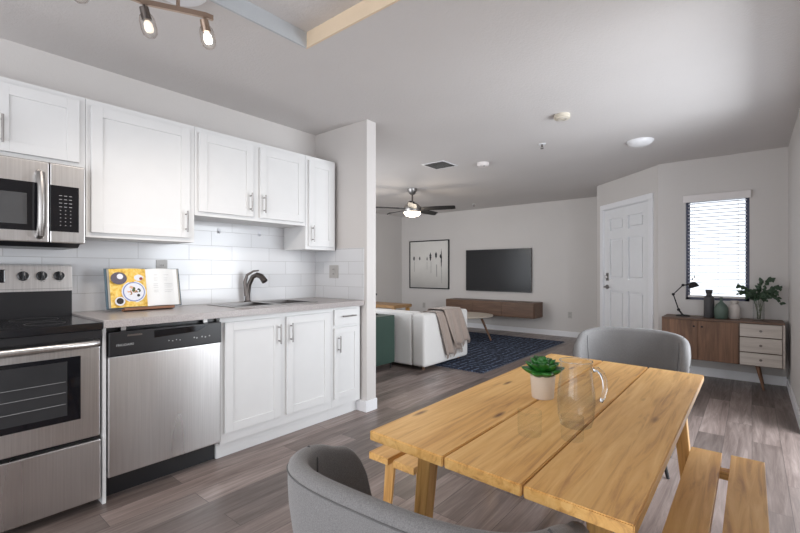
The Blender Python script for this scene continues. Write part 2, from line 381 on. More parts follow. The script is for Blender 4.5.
rw = MB(); rw.box(XR, XR+0.1, -0.15, 2.4, 0, H).box(XR, XR+0.1, 2.4, 4.2, 2.1, H).box(XR, XR+0.1, 4.2, YW+0.1, 0, H).box(XR, XR+0.1, -2.15, -0.15, 2.2, H).box(XR, XR+0.1, YB, -2.15, 0, H)  # both openings are assumed, cut out of view to admit light
struct('wall_right', rw, M['wall'])
bb = MB(); bb.box(XK, -2.6, YB-0.1, YB, 0, H).box(-0.1, XR, YB-0.1, YB, 0, H).box(-2.6, -0.1, YB-0.1, YB, 2.2, H)  # wide unseen opening, made up to let light in from behind
struct('wall_back', bb, M['wall'])
# baseboards
def base(name, x0, x1, y0, y1): struct(name, MB().box(x0, x1, y0, y1, 0, 0.095, 0.003), M['trim'])
base('baseboard_far', XL, -1.79, YT-0.014, YT)
base('baseboard_left', XL, XL+0.014, YP1, YT-0.014)
base('baseboard_window', -0.84, XR-0.014, YW-0.014, YW)
base('baseboard_right', XR-0.014, XR, 4.2, YW)
pb = MB(); pb.box(-2.60, XP+0.009, YP0-0.014, YP0, 0, 0.095, 0.003).box(XP, XP+0.009, YP0, YP1+0.009, 0, 0.095, 0.003)
struct('baseboard_return', pb, M['trim'])
eb = MB(); wb(eb, 0, D0-0.06, -0.014, 0, 0, 0.095); wb(eb, D1+0.06, DL, -0.014, 0, 0, 0.095)
struct('baseboard_entry', eb, M['trim'])
# tile backsplash
struct('trim_5', MB().box(XK, XK+0.009, -0.6, YP0, 0.93, 1.56), M['tile_y'])
struct('trim_6', MB().box(XK+0.009, XP-0.03, YP0-0.009, YP0, 0.93, 1.372), M['tile_x'])

# ------------------------------------------------------------------ entry door
d = bpy.data.objects.new('door_1', None); COL.objects.link(d); d['kind'] = 'structure'
d.location = MW @ Vector(((D0+D1)/2, 0, 0))
cs = MB(); wb(cs, D0-0.06, D0+0.012, -0.018, 0.0, 0, DH-0.012, 0.004); wb(cs, D1-0.012, D1+0.06, -0.018, 0.0, 0, DH-0.012, 0.004); wb(cs, D0-0.06, D1+0.06, -0.018, 0, DH-0.012, DH+0.06, 0.004)
wb(cs, D0, D0+0.02, 0, 0.11, 0, DH); wb(cs, D1-0.02, D1, 0, 0.11, 0, DH); wb(cs, D0, D1, 0, 0.11, DH-0.02, DH)
cs.build('door_casing', M['trim'], d)
L0, L1 = D0+0.023, D1-0.023; LT = DH-0.024; LW = L1-L0
sl = MB(); yf = 0.006
cols = [(L0, L0+0.12), (L0+LW/2-0.055, L0+LW/2+0.055), (L1-0.12, L1)]
rows = [(0.01, 0.24), (0.90, 1.06), (1.63, 1.74), (LT-0.13, LT)]
for a_, b_ in cols: wb(sl, a_, b_, yf, yf+0.04, 0.01, LT)
for z0, z1 in rows:
    for (a_, b_) in ((cols[0][1], cols[1][0]), (cols[1][1], cols[2][0])): wb(sl, a_, b_, yf, yf+0.04, z0, z1)
for (a_, b_) in ((cols[0][1], cols[1][0]), (cols[1][1], cols[2][0])):
    for (z0, z1) in ((rows[0][1], rows[1][0]), (rows[1][1], rows[2][0]), (rows[2][1], rows[3][0])):
        wb(sl, a_, b_, yf+0.022, yf+0.038, z0, z1); wb(sl, a_+0.028, b_-0.028, yf+0.005, yf+0.03, z0+0.028, z1-0.028, 0.009)
slab = sl.build('door_panel', M['door'], d)
hz = [0.25, 1.09, 1.81]
for z in hz:
    h = MB(); wb(h, L1-0.004, L1+0.014, -0.006, 0.02, z-0.05, z+0.05, 0.003); h.build('hinge', M['nickel'], d)
hx = L0+0.07
def wp(x, y, z): return MW @ Vector((x, y, z))
h = MB(); h.cyl(wp(hx, yf, 0.945), wp(hx, yf-0.012, 0.945), 0.032).cyl(wp(hx, yf-0.012, 0.945), wp(hx, yf-0.05, 0.945), 0.012).tube([wp(hx, yf-0.05, 0.945), wp(hx+0.05, yf-0.052, 0.948), wp(hx+0.11, yf-0.05, 0.94)], 0.009)
h.build('door_handle', M['nickel'], d, smooth=True)
h = MB(); h.cyl(wp(hx, yf, 1.085), wp(hx, yf-0.02, 1.085), 0.030).box(-0.012, 0.012, -0.012, 0, -0.02, 0.02, 0.002, mat=Matrix.Translation(wp(hx, yf-0.02, 1.085)))
h.build('deadbolt', M['nickel'], d, smooth=True)
h = MB(); wb(h, hx-0.033, hx+0.033, yf-0.006, yf, 1.035, 1.145, 0.004); h.build('lock_plate', M['nickel'], d)

# ------------------------------------------------------------------ window and its blind
wd = bpy.data.objects.new('window_1', None); COL.objects.link(wd); wd['kind'] = 'structure'; wd.location = ((WX0+WX1)/2, YW+0.1, WZ0)
fr = MB(); yo = YW+0.085
fr.box(WX0, WX0+0.035, yo, yo+0.05, WZ0, WZ1).box(WX1-0.035, WX1, yo, yo+0.05, WZ0, WZ1).box(WX0, WX1, yo, yo+0.05, WZ0, WZ0+0.035).box(WX0, WX1, yo, yo+0.05, WZ1-0.035, WZ1)
fr.build('window_frame', M['winframe'], wd)
MB().box(WX0+0.03, WX1-0.03, yo+0.022, yo+0.026, WZ0+0.03, WZ1-0.03).build('window_pane', M['pane'], wd)
bl = thing('window_blind', 'white horizontal slat blind with valance hung in the small window', 'window blind', ((WX0+WX1)/2, YW, WZ0))
MB().box(WX0-0.02, WX1+0.012, YW-0.03, YW-0.002, 1.955, 2.035, 0.004).build('valance', M['valance'], bl)
nsl = 27; z0, z1 = 0.925, 1.94
BX0, BX1 = WX0+0.022, WX1-0.022
for i in range(nsl):
    z = z0+(z1-z0)*i/(nsl-1)
    mt = Matrix.Translation(((BX0+BX1)/2, YW+0.035, z)) @ Matrix.Rotation(math.radians(-9), 4, 'X')
    s_ = MB(); s_.box(-(BX1-BX0)/2, (BX1-BX0)/2, -0.018, 0.018, -0.0012, 0.0012, mat=mt); s_.build('slat', M['blind'], bl)
MB().box(BX0, BX1, YW+0.018, YW+0.052, 0.875, 0.898, 0.004).build('bottom_rail', M['valance'], bl)
for fx in (0.2, 0.53, 0.86):
    x = BX0+(BX1-BX0)*fx; MB().cyl((x, YW+0.013, 0.89), (x, YW+0.013, 1.95), 0.0016, seg=6).build('cord', M['valance'], bl)
for x, z in ((-0.505, 1.125), (-0.525, 1.10), (-0.11, 1.035), (-0.125, 1.03)):
    q = MB(); q.cyl((x, YW+0.008, z), (x, YW+0.008, 1.95), 0.0009, seg=6).cyl((x, YW+0.008, z-0.03), (x, YW+0.008, z), 0.007, 0.003, seg=10); q.build('pull_cord', M['blind'] if False else M['greyprint'], bl)

# ------------------------------------------------------------------ kitchen: cabinets
XU = XK+0.325-0.02       # upper carcass front
XB = -2.54               # base carcass front
def shaker(name, x, y0, y1, z0, z1, parent, fw_=0.055, th=0.019):
    m = MB()
    m.box(x, x+th, y0, y0+fw_, z0, z1, 0.0015).box(x, x+th, y1-fw_, y1, z0, z1, 0.0015)
    m.box(x, x+th, y0+fw_, y1-fw_, z0, z0+fw_, 0.0015).box(x, x+th, y0+fw_, y1-fw_, z1-fw_, z1, 0.0015)
    m.box(x, x+th-0.008, y0+fw_-0.002, y1-fw_+0.002, z0+fw_-0.002, z1-fw_+0.002)
    return m.build(name, M['cab'], parent)
def pull(x, y, z0, z1, parent, horiz=False):
    m = MB()
    if horiz:   # z0 = height, y,z1 = span
        m.cyl((x+0.03, y, z0), (x+0.03, z1, z0), 0.0055, seg=12)
        for yy in (y+0.02, z1-0.02): m.cyl((x, yy, z0), (x+0.03, yy, z0), 0.0045, seg=10)
    else:
        m.cyl((x+0.03, y, z0), (x+0.03, y, z1), 0.0055, seg=12)
        for zz in (z0+0.02, z1-0.02): m.cyl((x, y, zz), (x+0.03, y, zz), 0.0045, seg=10)
    return m.build('handle', M['nickel'], parent, smooth=True)
def upper(y0, y1, z0, doors, label, z1=2.13):
    c = thing('upper_cabinet', label, 'cabinet', (XK+0.001, (y0+y1)/2, z0), 0)
    MB().box(XK+0.01, XU, y0+0.0005, y1-0.0005, z0, z1, 0.001).build('body', M['cab'], c)
    for (a_, b_, d0, d1, side) in doors:
        dd = shaker('door', XU, a_, b_, d0, d1, c)
        y = b_-0.028 if side == 'r' else a_+0.028
        hb = 0.035
        pull(XU+0.019, y, d0+hb, d0+hb+0.135, dd)
upper(-0.065, 0.705, 1.735, [(-0.035, 0.305, 1.765, 2.10, 'r'), (0.335, 0.675, 1.765, 2.10, 'l')], 'short white wall cabinet directly above the steel microwave')
upper(0.706, 1.300, 1.365, [(0.728, 1.265, 1.392, 2.095, 'r')], 'tall wide single-door white wall cabinet right of the microwave')
upper(1.301, 2.205, 1.545, [(1.325, 1.722, 1.572, 2.095, 'r'), (1.778, 2.180, 1.572, 2.095, 'l')], 'white two-door wall cabinet high above the sink')
upper(2.206, 2.53, 1.355, [(2.232, 2.500, 1.382, 2.095, 'l')], 'narrow white wall cabinet beside the wall end, last of the row')
def basecab(y0, y1, label):
    c = thing('base_cabinet', label, 'cabinet', (XB-0.28, (y0+y1)/2, 0))
    MB().box(XK+0.01, XK+0.02, y0, y1, 0.10, 0.889).box(XB-0.015, XB, y0, y1, 0.10, 0.889).box(XK+0.02, XB-0.015, y0, y0+0.016, 0.10, 0.889).box(XK+0.02, XB-0.015, y1-0.016, y1, 0.10, 0.889).box(XK+0.02, XB-0.015, y0+0.016, y1-0.016, 0.10, 0.116).build('body', M['cab'], c)
    MB().box(XK+0.05, XB-0.045, y0, y1, 0.0, 0.10).build('toe_kick', M['cab'], c)
    return c
XD = XB+0.0
c = basecab(1.322, 2.232, 'white two-door sink base cabinet beside the dishwasher')
d1 = shaker('door', XD, 1.348, 1.755, 0.165, 0.855, c); pull(XD+0.019, 1.735, 0.675, 0.81, d1)
d2 = shaker('door', XD, 1.805, 2.202, 0.165, 0.855, c); pull(XD+0.019, 1.833, 0.675, 0.81, d2)
c = basecab(2.233, 2.545, 'narrow white base cabinet with one drawer over one door')
dr = MB().box(XD, XD+0.019, 2.250, 2.512, 0.745, 0.870, 0.002).build('drawer', M['cab'], c); pull(XD+0.019, 2.315, 0.815, 2.455, dr, True)
d3 = shaker('door', XD, 2.250, 2.512, 0.165, 0.725, c, 0.045); pull(XD+0.019, 2.285, 0.535, 0.665, d3)
tag(MB().box(XK+0.01, XB+0.015, 0.700, 0.716, 0.0, 0.889, 0.001).build('end_panel', M['cab']), 'narrow white filler panel between the range and the dishwasher', 'cabinet panel')
# countertop with sink cutout
CT0, CT1 = 0.89, 0.93; CX = -2.497; SX0, SX1, SY0, SY1 = -3.025, -2.665, 1.50, 2.17
ct = MB(); ct.box(XK+0.009, CX, 0.698, SY0, CT0, CT1, 0.002).box(XK+0.009, CX, SY1, YP0-0.009, CT0, CT1, 0.002).box(XK+0.009, SX0, SY0, SY1, CT0, CT1).box(SX1, CX, SY0, SY1, CT0, CT1)
tag(ct.build('countertop', M['counter']), 'grey countertop running over the base cabinets and dishwasher', 'countertop')
sk = thing('kitchen_sink', 'steel double bowl sink set in the grey countertop', 'sink', ((SX0+SX1)/2, (SY0+SY1)/2, CT1))
M['sinksteel'] = simple('sink_steel', (0.36, 0.34, 0.33, 1), 0.3, 1.0, var=0.05)
rm = MB(); e = 0.016; zr = CT1+0.005; mid = 1.86
rm.box(SX0-e, SX0+e, SY0-e, SY1+e, CT1, zr, 0.002).box(SX1-e, SX1+e, SY0-e, SY1+e, CT1, zr, 0.002).box(SX0+e, SX1-e, SY0-e, SY0+e, CT1, zr, 0.002).box(SX0+e, SX1-e, SY1-e, SY1+e, CT1, zr, 0.002).box(SX0+e, SX1-e, mid-0.015, mid+0.015, CT1-0.01, zr-0.002, 0.002)
rm.build('rim', M['sinksteel'], sk)
for a_, b_ in ((SY0+e, mid-0.015), (mid+0.015, SY1-e)):
    q = MB(); zb = 0.77; x0, x1 = SX0+e, SX1-e
    q.box(x0, x1, a_, b_, zb-0.004, zb).box(x0-0.004, x0, a_, b_, zb, CT1).box(x1, x1+0.004, a_, b_, zb, CT1).box(x0, x1, a_-0.004, a_, zb, CT1).box(x0, x1, b_, b_+0.004, zb, CT1)
    bw = q.build('bowl', M['sinksteel'], sk)
    MB().cyl(((x0+x1)/2, (a_+b_)/2, zb), ((x0+x1)/2, (a_+b_)/2, zb+0.003), 0.04).build('drain', M['gunmetal'], bw)
fc = thing('kitchen_faucet', 'dark bronze pull-down faucet behind the sink', 'faucet', (-3.075, 1.86, CT1))
FX, FY = -3.075, 1.83
MB().lathe([(0, 0), (0.028, 0), (0.028, 0.008), (0.02, 0.014), (0, 0.014)], (FX, FY, CT1)).build('base', M['gunmetal'], fc, smooth=True)
MB().tube([(FX, FY, CT1+0.01), (FX, FY, CT1+0.07), (FX+0.012, FY+0.006, CT1+0.14), (FX+0.04, FY+0.02, CT1+0.20), (FX+0.075, FY+0.035, CT1+0.215)], [0.020, 0.019, 0.018, 0.018, 0.019]).build('spout', M['gunmetal'], fc, smooth=True)
MB().tube([(FX+0.07, FY+0.033, CT1+0.218), (FX+0.11, FY+0.05, CT1+0.205), (FX+0.145, FY+0.06, CT1+0.165)], [0.019, 0.023, 0.025]).build('spray_head', M['gunmetal'], fc, smooth=True)
MB().tube([(FX-0.002, FY-0.014, CT1+0.05), (FX-0.006, FY-0.02, CT1+0.16), (FX+0.01, FY-0.01, CT1+0.215), (FX+0.05, FY+0.02, CT1+0.245), (FX+0.085, FY+0.045, CT1+0.25)], [0.013, 0.014, 0.011, 0.007, 0.006]).build('lever', M['gunmetal'], fc, smooth=True)

# ------------------------------------------------------------------ dishwasher
dw = thing('dishwasher', 'stainless dishwasher with black control panel below the counter', 'dishwasher', (-2.8, 1.018, 0))
Y0, Y1 = 0.719, 1.319
MB().box(XK+0.03, -2.58, Y0, Y1, 0.10, 0.885).build('body', M['dark'], dw)
MB().box(-2.62, -2.60, Y0, Y1, 0.0, 0.125).build('toe_kick', M['dark'], dw)
MB().box(-2.58, -2.515, Y0+0.003, Y1-0.003, 0.125, 0.738, 0.006).build('door_panel', M['steelworn'], dw)
cp = MB(); cp.box(-2.58, -2.505, Y0+0.003, Y1-0.003, 0.740, 0.865, 0.005)
cpo = cp.build('control_panel', M['dark'], dw)
MB().prism([(-2.5045, 0.935, 0.855), (-2.5045, 1.235, 0.858), (-2.5045, 1.17, 0.825), (-2.5045, 0.935, 0.815)], (0.002, 0, 0)).build('grip_recess', M['blackglass'], cpo)
for k, y in enumerate((1.01, 1.03, 1.05, 1.07, 1.15, 1.165, 1.195, 1.215, 1.24)):
    MB().cyl((-2.506, y, 0.79-0.004*(k % 2)), (-2.504, y, 0.79-0.004*(k % 2)), 0.0045 if k > 3 else 0.003, seg=10).build('button', M['white_print'], cpo)
MB().box(-2.506, -2.504, 0.84-0.035, 0.84+0.035, 0.8375, 0.8465).build('latch_mark', M['gunmetal'], cpo)
text_mesh('FRIGIDAIRE', 0.016, M['white_print'], 'lettering', cpo, Matrix.Translation((-2.504, 0.795, 0.795)) @ FACE_X)
for y in (0.80, 1.235):
    MB().box(-2.56, -2.545, y-0.012, y+0.012, 0.866, 0.889).build('mounting_bracket', M['nickel'], dw)

# ------------------------------------------------------------------ range
R0, R1 = -0.067, 0.695
rg = thing('electric_range', 'stainless freestanding electric range with black glass cooktop', 'stove', (-2.8, (R0+R1)/2, 0))
MB().box(XK+0.02, -2.55, R0, R1, 0.03, 0.885).build('body', M['dark'], rg)
ck_ = MB(); ck_.box(-3.04, -2.495, R0, R1, 0.885, 0.922, 0.004); cko = ck_.build('cooktop', M['cookglass'], rg)
for x, y, r in ((-2.90, 0.12, 0.08), (-2.90, 0.50, 0.10), (-2.66, 0.12, 0.11), (-2.66, 0.50, 0.08)):
    q = MB(); q.lathe([(r-0.003, 0.0), (r-0.003, 0.0006), (r, 0.0006), (r, 0.0)], (x, y, 0.922), 40); q.build('burner_ring', M['ringprint'], cko)
MB().box(-2.55, -2.50, R0+0.002, R1-0.002, 0.845, 0.884, 0.003).build('front_lip', M['dark'], rg)
# back guard
MB().box(-3.12, -3.045, R0, R1, 0.90, 1.075, 0.004).build('back_guard', M['dark'], rg)
bgd = MB(); bgd.prism([(-3.12, R0, 1.065), (-3.035, R0, 1.065), (-3.05, R0, 1.205), (-3.075, R0, 1.215), (-3.12, R0, 1.215)], (0, R1-R0, 0), 0.003)
bp = bgd.build('control_console', M['steel'], rg)
MB().prism([(-3.0335, R0+0.002, 1.078), (-3.0335, R1-0.002, 1.078), (-3.0335, R1-0.002, 1.080), (-3.0335, R0+0.002, 1.080)], (0.002, 0, 0)).build('console_seam', M['greyprint'], bp)
def knob(y, z=1.150):
    m = MB(); x = -3.041
    m.cyl((x, y, z), (x+0.018, y, z+0.002), 0.026, 0.021, 24).box(x+0.015, x+0.034, y-0.006, y+0.006, z-0.021, z+0.023, 0.003)
    kk = m.build('knob', M['dark'], bp, smooth=True)
    MB().box(x+0.0335, x+0.035, y-0.0018, y+0.0018, z+0.003, z+0.021).build('pointer', M['nickel'], kk)
    return kk
for y in (0.478, 0.557, 0.634, 0.0, 0.07): knob(y)
for y, z in ((0.470, 1.186), (0.478, 1.117), (0.553, 1.119), (0.565, 1.119), (0.592, 1.187), (0.634, 1.118), (0.64, 1.121)):
    MB().box(-3.0405, -3.038, y-0.004, y+0.004, z-0.001, z+0.001).build('dial_print', M['greyprint'], bp)
MB().box(-3.05, -3.036, 0.16, 0.405, 1.115, 1.185, 0.004).build('display', M['blackglass'], bp)
# oven door
od = MB(); od.box(-2.55, -2.505, R0+0.004, R1-0.010, 0.36, 0.802, 0.005)
odo = od.build('oven_door', M['steel'], rg)
MB().box(-2.55, -2.512, R0+0.004, R1-0.006, 0.802, 0.845, 0.003).build('door_top_trim', M['dark'], rg)
MB().box(-2.5055, -2.5015, 0.035, 0.605, 0.463, 0.768, 0.0015).build('door_glass_frame', M['blackglass'], odo)
MB().box(-2.502, -2.5005, 0.085, 0.552, 0.493, 0.748).build('oven_window', M['ovenin'], odo)
for z in (0.545, 0.60, 0.65): MB().cyl((-2.4995, 0.09, z), (-2.4995, 0.545, z+0.004), 0.0012, seg=6).build('rack_wire', M['greyprint'], odo)
hb = MB(); hb.tube([(-2.51, R0+0.03, 0.825), (-2.465, R0+0.04, 0.825), (-2.455, R0+0.06, 0.825), (-2.455, R1-0.06, 0.825), (-2.465, R1-0.035, 0.825), (-2.51, R1-0.025, 0.825)], 0.0155, 14)
hb.build('oven_handle', M['steel'], odo, smooth=True)
MB().box(-2.55, -2.5, R0+0.004, R1-0.008, 0.045, 0.342, 0.006).build('storage_drawer', M['steelworn'], rg)
for x in (-2.62, -3.02):
    for y in (0.0, 0.62): MB().cyl((x, y, 0), (x, y, 0.035), 0.018).build('foot', M['dark'], rg)

# ------------------------------------------------------------------ microwave
mw = thing('microwave', 'stainless over-the-range microwave below the short wall cabinet', 'microwave', (-2.94, 0.32, 1.32))
XM = -2.745; m0, m1 = -0.065, 0.683
MB().box(XK+0.01, XM-0.03, m0, m1, 1.322, 1.733).build('body', M['gunmetal'], mw)
do = MB().box(XM-0.03, XM, m0, 0.531, 1.322, 1.726, 0.005).build('door', M['steel'], mw)
MB().box(XM-0.002, XM+0.002, m0+0.02, 0.500, 1.378, 1.618, 0.001).build('window_frame', M['blackglass'], do)
MB().box(XM+0.0015, XM+0.0035, m0+0.07, 0.445, 1.408, 1.560).build('window', simple('mesh_window', (0.07, 0.07, 0.072, 1), 0.15), do)
hd = MB(); hd.tube([(XM, 0.492, 1.352), (XM+0.035, 0.492, 1.36), (XM+0.052, 0.492, 1.42), (XM+0.056, 0.492, 1.51), (XM+0.052, 0.492, 1.60), (XM+0.035, 0.492, 1.66), (XM, 0.492, 1.668)], 0.017, 14); hd.build('door_handle', M['nickel'], do, smooth=True)
pn = MB().box(XM-0.03, XM, 0.535, m1, 1.322, 1.726, 0.005).build('control_panel', M['steel'], mw)
MB().box(XM-0.002, XM+0.003, 0.535, 0.655, 1.380, 1.616, 0.002).build('keypad', M['blackglass'], pn)
for r_ in range(9):
    for c_ in range(3):
        y = 0.577+c_*0.021; z = 1.565-r_*0.019
        wdt = 0.006 if r_ < 4 else 0.0025
        MB().box(XM+0.0028, XM+0.0038, y-wdt, y+wdt, z-0.0014, z+0.0014).build('key_print', M['white_print'], pn)
MB().prism([(XK+0.02, m0+0.01, 1.322), (XM-0.01, m0+0.01, 1.322), (XM-0.05, m0+0.01, 1.30), (XK+0.02, m0+0.01, 1.30)], (0, m1-m0-0.03, 0)).build('vent_grille', M['dark'], mw)

# ------------------------------------------------------------------ cookbook on stand
BY0, BY1 = 0.905, 1.225
bk = thing('cookbook', 'open cookbook with a yellow food photo page, leaning on the counter', 'book', (-2.97, 1.07, CT1))
tilt = Matrix.Translation((-2.95, 1.063, CT1+0.024)) @ Matrix.Rotation(math.radians(-12), 4, 'Y') @ Matrix.Scale(1.05, 4)
def tl(mb): bmesh.ops.transform(mb.bm, matrix=tilt, verts=mb.bm.verts); return mb
def page(sgn, w_, h_, lift, m, name, x=0.0, par=bk):
    P = []
    for i in range(9):
        u = i/8; P.append([(x+0.016*math.sin(PI*min(1, u*1.2))*1.0+lift*u, sgn*w_*u, z) for z in (0, h_)])
    mb = MB(); mb.grid(P, thick=0.0012); return tl(mb).build(name, m, par)
M['pagewhite'] = simple('page_white', (0.78, 0.78, 0.77, 1), 0.6, var=0.01)
t = NT('page_yellow'); v = t.coords((1, 14, 14))
t.link(t.ramp(t.noise(v, 2.2, 5, 0.7), [(0.35, rgb(196, 150, 52)), (0.5, rgb(232, 190, 84)), (0.68, rgb(240, 218, 150))]), t.b.inputs['Base Color']); M['pageyellow'] = t.m
M['cover'] = simple('book_cover', rgb(72, 92, 104), 0.5)
tl(MB().box(-0.012, -0.006, -0.212, -0.004, -0.004, 0.233).box(-0.012, -0.006, 0.004, 0.200, -0.004, 0.233)).build('cover', M['cover'], bk)
tl(MB().box(-0.006, 0.0, -0.200, 0.0, 0, 0.229).box(-0.006, 0.0, 0.0, 0.192, 0, 0.229)).build('page_block', simple('paper_edge', (0.42, 0.39, 0.35, 1), 0.7), bk)
lp = page(-1, 0.192, 0.228, 0.004, M['pageyellow'], 'left_page', 0.001)
rp = page(1, 0.180, 0.228, 0.004, M['pagewhite'], 'right_page', 0.001)
def disc(y, z, r, m, x, name='printed_dish', sy=1.0):
    mb = MB(); mb.cyl((x, 0, 0), (x+0.0006, 0, 0), r, seg=28); bmesh.ops.scale(mb.bm, vec=(1, sy, 1), verts=mb.bm.verts); bmesh.ops.translate(mb.bm, vec=(0, y, z), verts=mb.bm.verts)
    tl(mb).build(name, m, lp)
Mp = lambda n, *c: simple(n, rgb(*c), 0.6, var=0.05, nscale=90)
pw, pbl, pbr, pdk = Mp('print_white', 226, 226, 232), Mp('print_blue', 128, 142, 188), Mp('print_brown', 150, 104, 62), Mp('print_dark', 42, 34, 30)
disc(-0.075, 0.088, 0.064, pw, 0.0185); disc(-0.075, 0.088, 0.058, pbl, 0.0195); disc(-0.075, 0.088, 0.052, pw, 0.0205)
disc(-0.150, 0.035, 0.026, pw, 0.0195); disc(-0.150, 0.036, 0.018, pdk, 0.0205)
disc(-0.045, 0.172, 0.019, pw, 0.0185, sy=1.3); disc(-0.033, 0.166, 0.009, Mp('print_red', 150, 60, 50), 0.0195)
disc(-0.148, 0.170, 0.036, Mp('print_slate', 92, 84, 96), 0.0188, sy=1.15); disc(-0.142, 0.180, 0.016, pw, 0.0198)
rr = random.Random(3)
for k in range(26):
    a = rr.uniform(0, 2*PI); q = rr.uniform(0, 0.036)
    disc(-0.075+q*math.cos(a), 0.088+q*math.sin(a)*0.8, rr.uniform(0.005, 0.010), rr.choice([pbr, pdk, Mp('print_green', 74, 88, 44), Mp('print_pink', 214, 168, 140), pw]), 0.0212+0.0002*k/26, 'printed_food')
M['ink'] = simple('ink_grey', (0.55, 0.55, 0.55, 1), 0.7, var=0)
for k, (z, a_, b_) in enumerate([(0.188, 0.04, 0.125), (0.168, 0.04, 0.062), (0.168, 0.095, 0.118), (0.155, 0.04, 0.060), (0.155, 0.095, 0.115), (0.132, 0.035, 0.145), (0.122, 0.035, 0.145), (0.110, 0.035, 0.14), (0.092, 0.035, 0.145), (0.082, 0.035, 0.135)]):
    tl(MB().box(0.0165, 0.0185, a_, b_, z, z+0.0022)).build('printed_line', M['ink'], rp)
tag(tl(MB().box(-0.020, -0.013, -0.09, 0.11, -0.022, 0.15, 0.001).box(-0.020, 0.035, -0.135, 0.14, -0.022, -0.0075, 0.002)).build('book_stand', wood('stand_wood', rgb(110, 70, 44), rgb(140, 92, 60), rgb(165, 115, 80), 'y')), 'brown wooden book stand holding the open cookbook on the counter', 'book stand')

# ------------------------------------------------------------------ outlets and hooks
def outlet(loc, facing, label, w_=0.072, h_=0.115):
    o = thing('wall_outlet', label, 'outlet', loc)
    if facing == 'x':
        MB().box(0, 0.006, -w_/2, w_/2, -h_/2, h_/2, 0.002).build('cover_plate', M['plate'], o, world=False)
        for z in (-0.02, 0.02):
            rc = MB().box(0.006, 0.008, -0.017, 0.017, z-0.014, z+0.014, 0.0015).build('receptacle', M['plate'], o, world=False)
            MB().box(0.008, 0.0086, -0.008, -0.005, z-0.006, z+0.006).box(0.008, 0.0086, 0.005, 0.008, z-0.006, z+0.006).build('slots', M['slot'], rc, world=False)
    else:
        MB().box(-w_/2, w_/2, -0.006, 0, -h_/2, h_/2, 0.002).build('cover_plate', M['plate'], o, world=False)
        for z in (-0.02, 0.02):
            rc = MB().box(-0.017, 0.017, -0.008, -0.006, z-0.014, z+0.014, 0.0015).build('receptacle', M['plate'], o, world=False)
            MB().box(-0.008, -0.005, -0.0086, -0.008, z-0.006, z+0.006).box(0.005, 0.008, -0.0086, -0.008, z-0.006, z+0.006).build('slots', M['slot'], rc, world=False)
outlet((XK+0.009, 1.213, 1.195), 'x', 'beige outlet on the tile just above the open cookbook')
outlet((-2.87, YP0-0.009, 1.170), 'y', 'beige double-width outlet plate on the tiled wall end above the counter', 0.115, 0.115)
outlet((-5.70, YT, 0.40), 'y', 'small outlet below the framed picture on the far wall')
outlet((-2.49, YT, 0.39), 'y', 'small outlet right of the floating media shelf on the far wall')
for y, z, lb_ in ((1.62, 1.480, 'clear adhesive hook on the tile, nearer the tall wide wall cabinet'), (1.965, 1.480, 'clear adhesive hook on the tile, nearer the narrow end cabinet')):
    q = MB(); q.box(XK+0.009, XK+0.012, y-0.011, y+0.011, z-0.018, z+0.020, 0.001).tube([(XK+0.012, y, z), (XK+0.022, y, z-0.018), (XK+0.032, y, z-0.012), (XK+0.032, y, z)], 0.003, 8)
    tag(q.build('adhesive_hook', simple('frosted_plastic', (0.62, 0.62, 0.66, 1), 0.3)), lb_, 'hook', 'adhesive hooks on the tile')

# ------------------------------------------------------------------ ceiling fixtures
tk = thing('track_light', 'curved bronze track light bar with glass shades on the kitchen ceiling', 'ceiling light', (-2.0, 0.78, H))
ZB = 2.325
bar = [(-1.888, 0.95), (-1.89, 0.92), (-1.94, 0.82), (-1.998, 0.71), (-2.01, 0.60), (-1.97, 0.50), (-1.92, 0.42), (-1.85, 0.34)]
bm_ = MB()
P = []
for i, (x, y) in enumerate(bar):
    a = Vector((*bar[max(i-1, 0)], 0)); b = Vector((*bar[min(i+1, len(bar)-1)], 0)); dd = (b-a).normalized(); n = Vector((-dd.y, dd.x, 0))*0.007
    P.append([(x+n.x, y+n.y, ZB+0.011), (x+n.x, y+n.y, ZB-0.011), (x-n.x, y-n.y, ZB-0.011), (x-n.x, y-n.y, ZB+0.011)])
bm_.grid(P, close=True); bmesh.ops.holes_fill(bm_.bm, edges=bm_.bm.edges)
bm_.build('bar', M['bronze'], tk, smooth=True)
cn = MB().lathe([(0, 0), (0.0, 0.0), (0.12, 0.0), (0.125, -0.006), (0.115, -0.018), (0.02, -0.028), (0, -0.028)], (-1.965, 0.83, H)); MB().cyl((-1.94, 0.82, H-0.02), (-1.94, 0.82, ZB), 0.008).build('stem', M['bronze'], tk)
cn.build('canopy', M['trim'], tk, smooth=True)
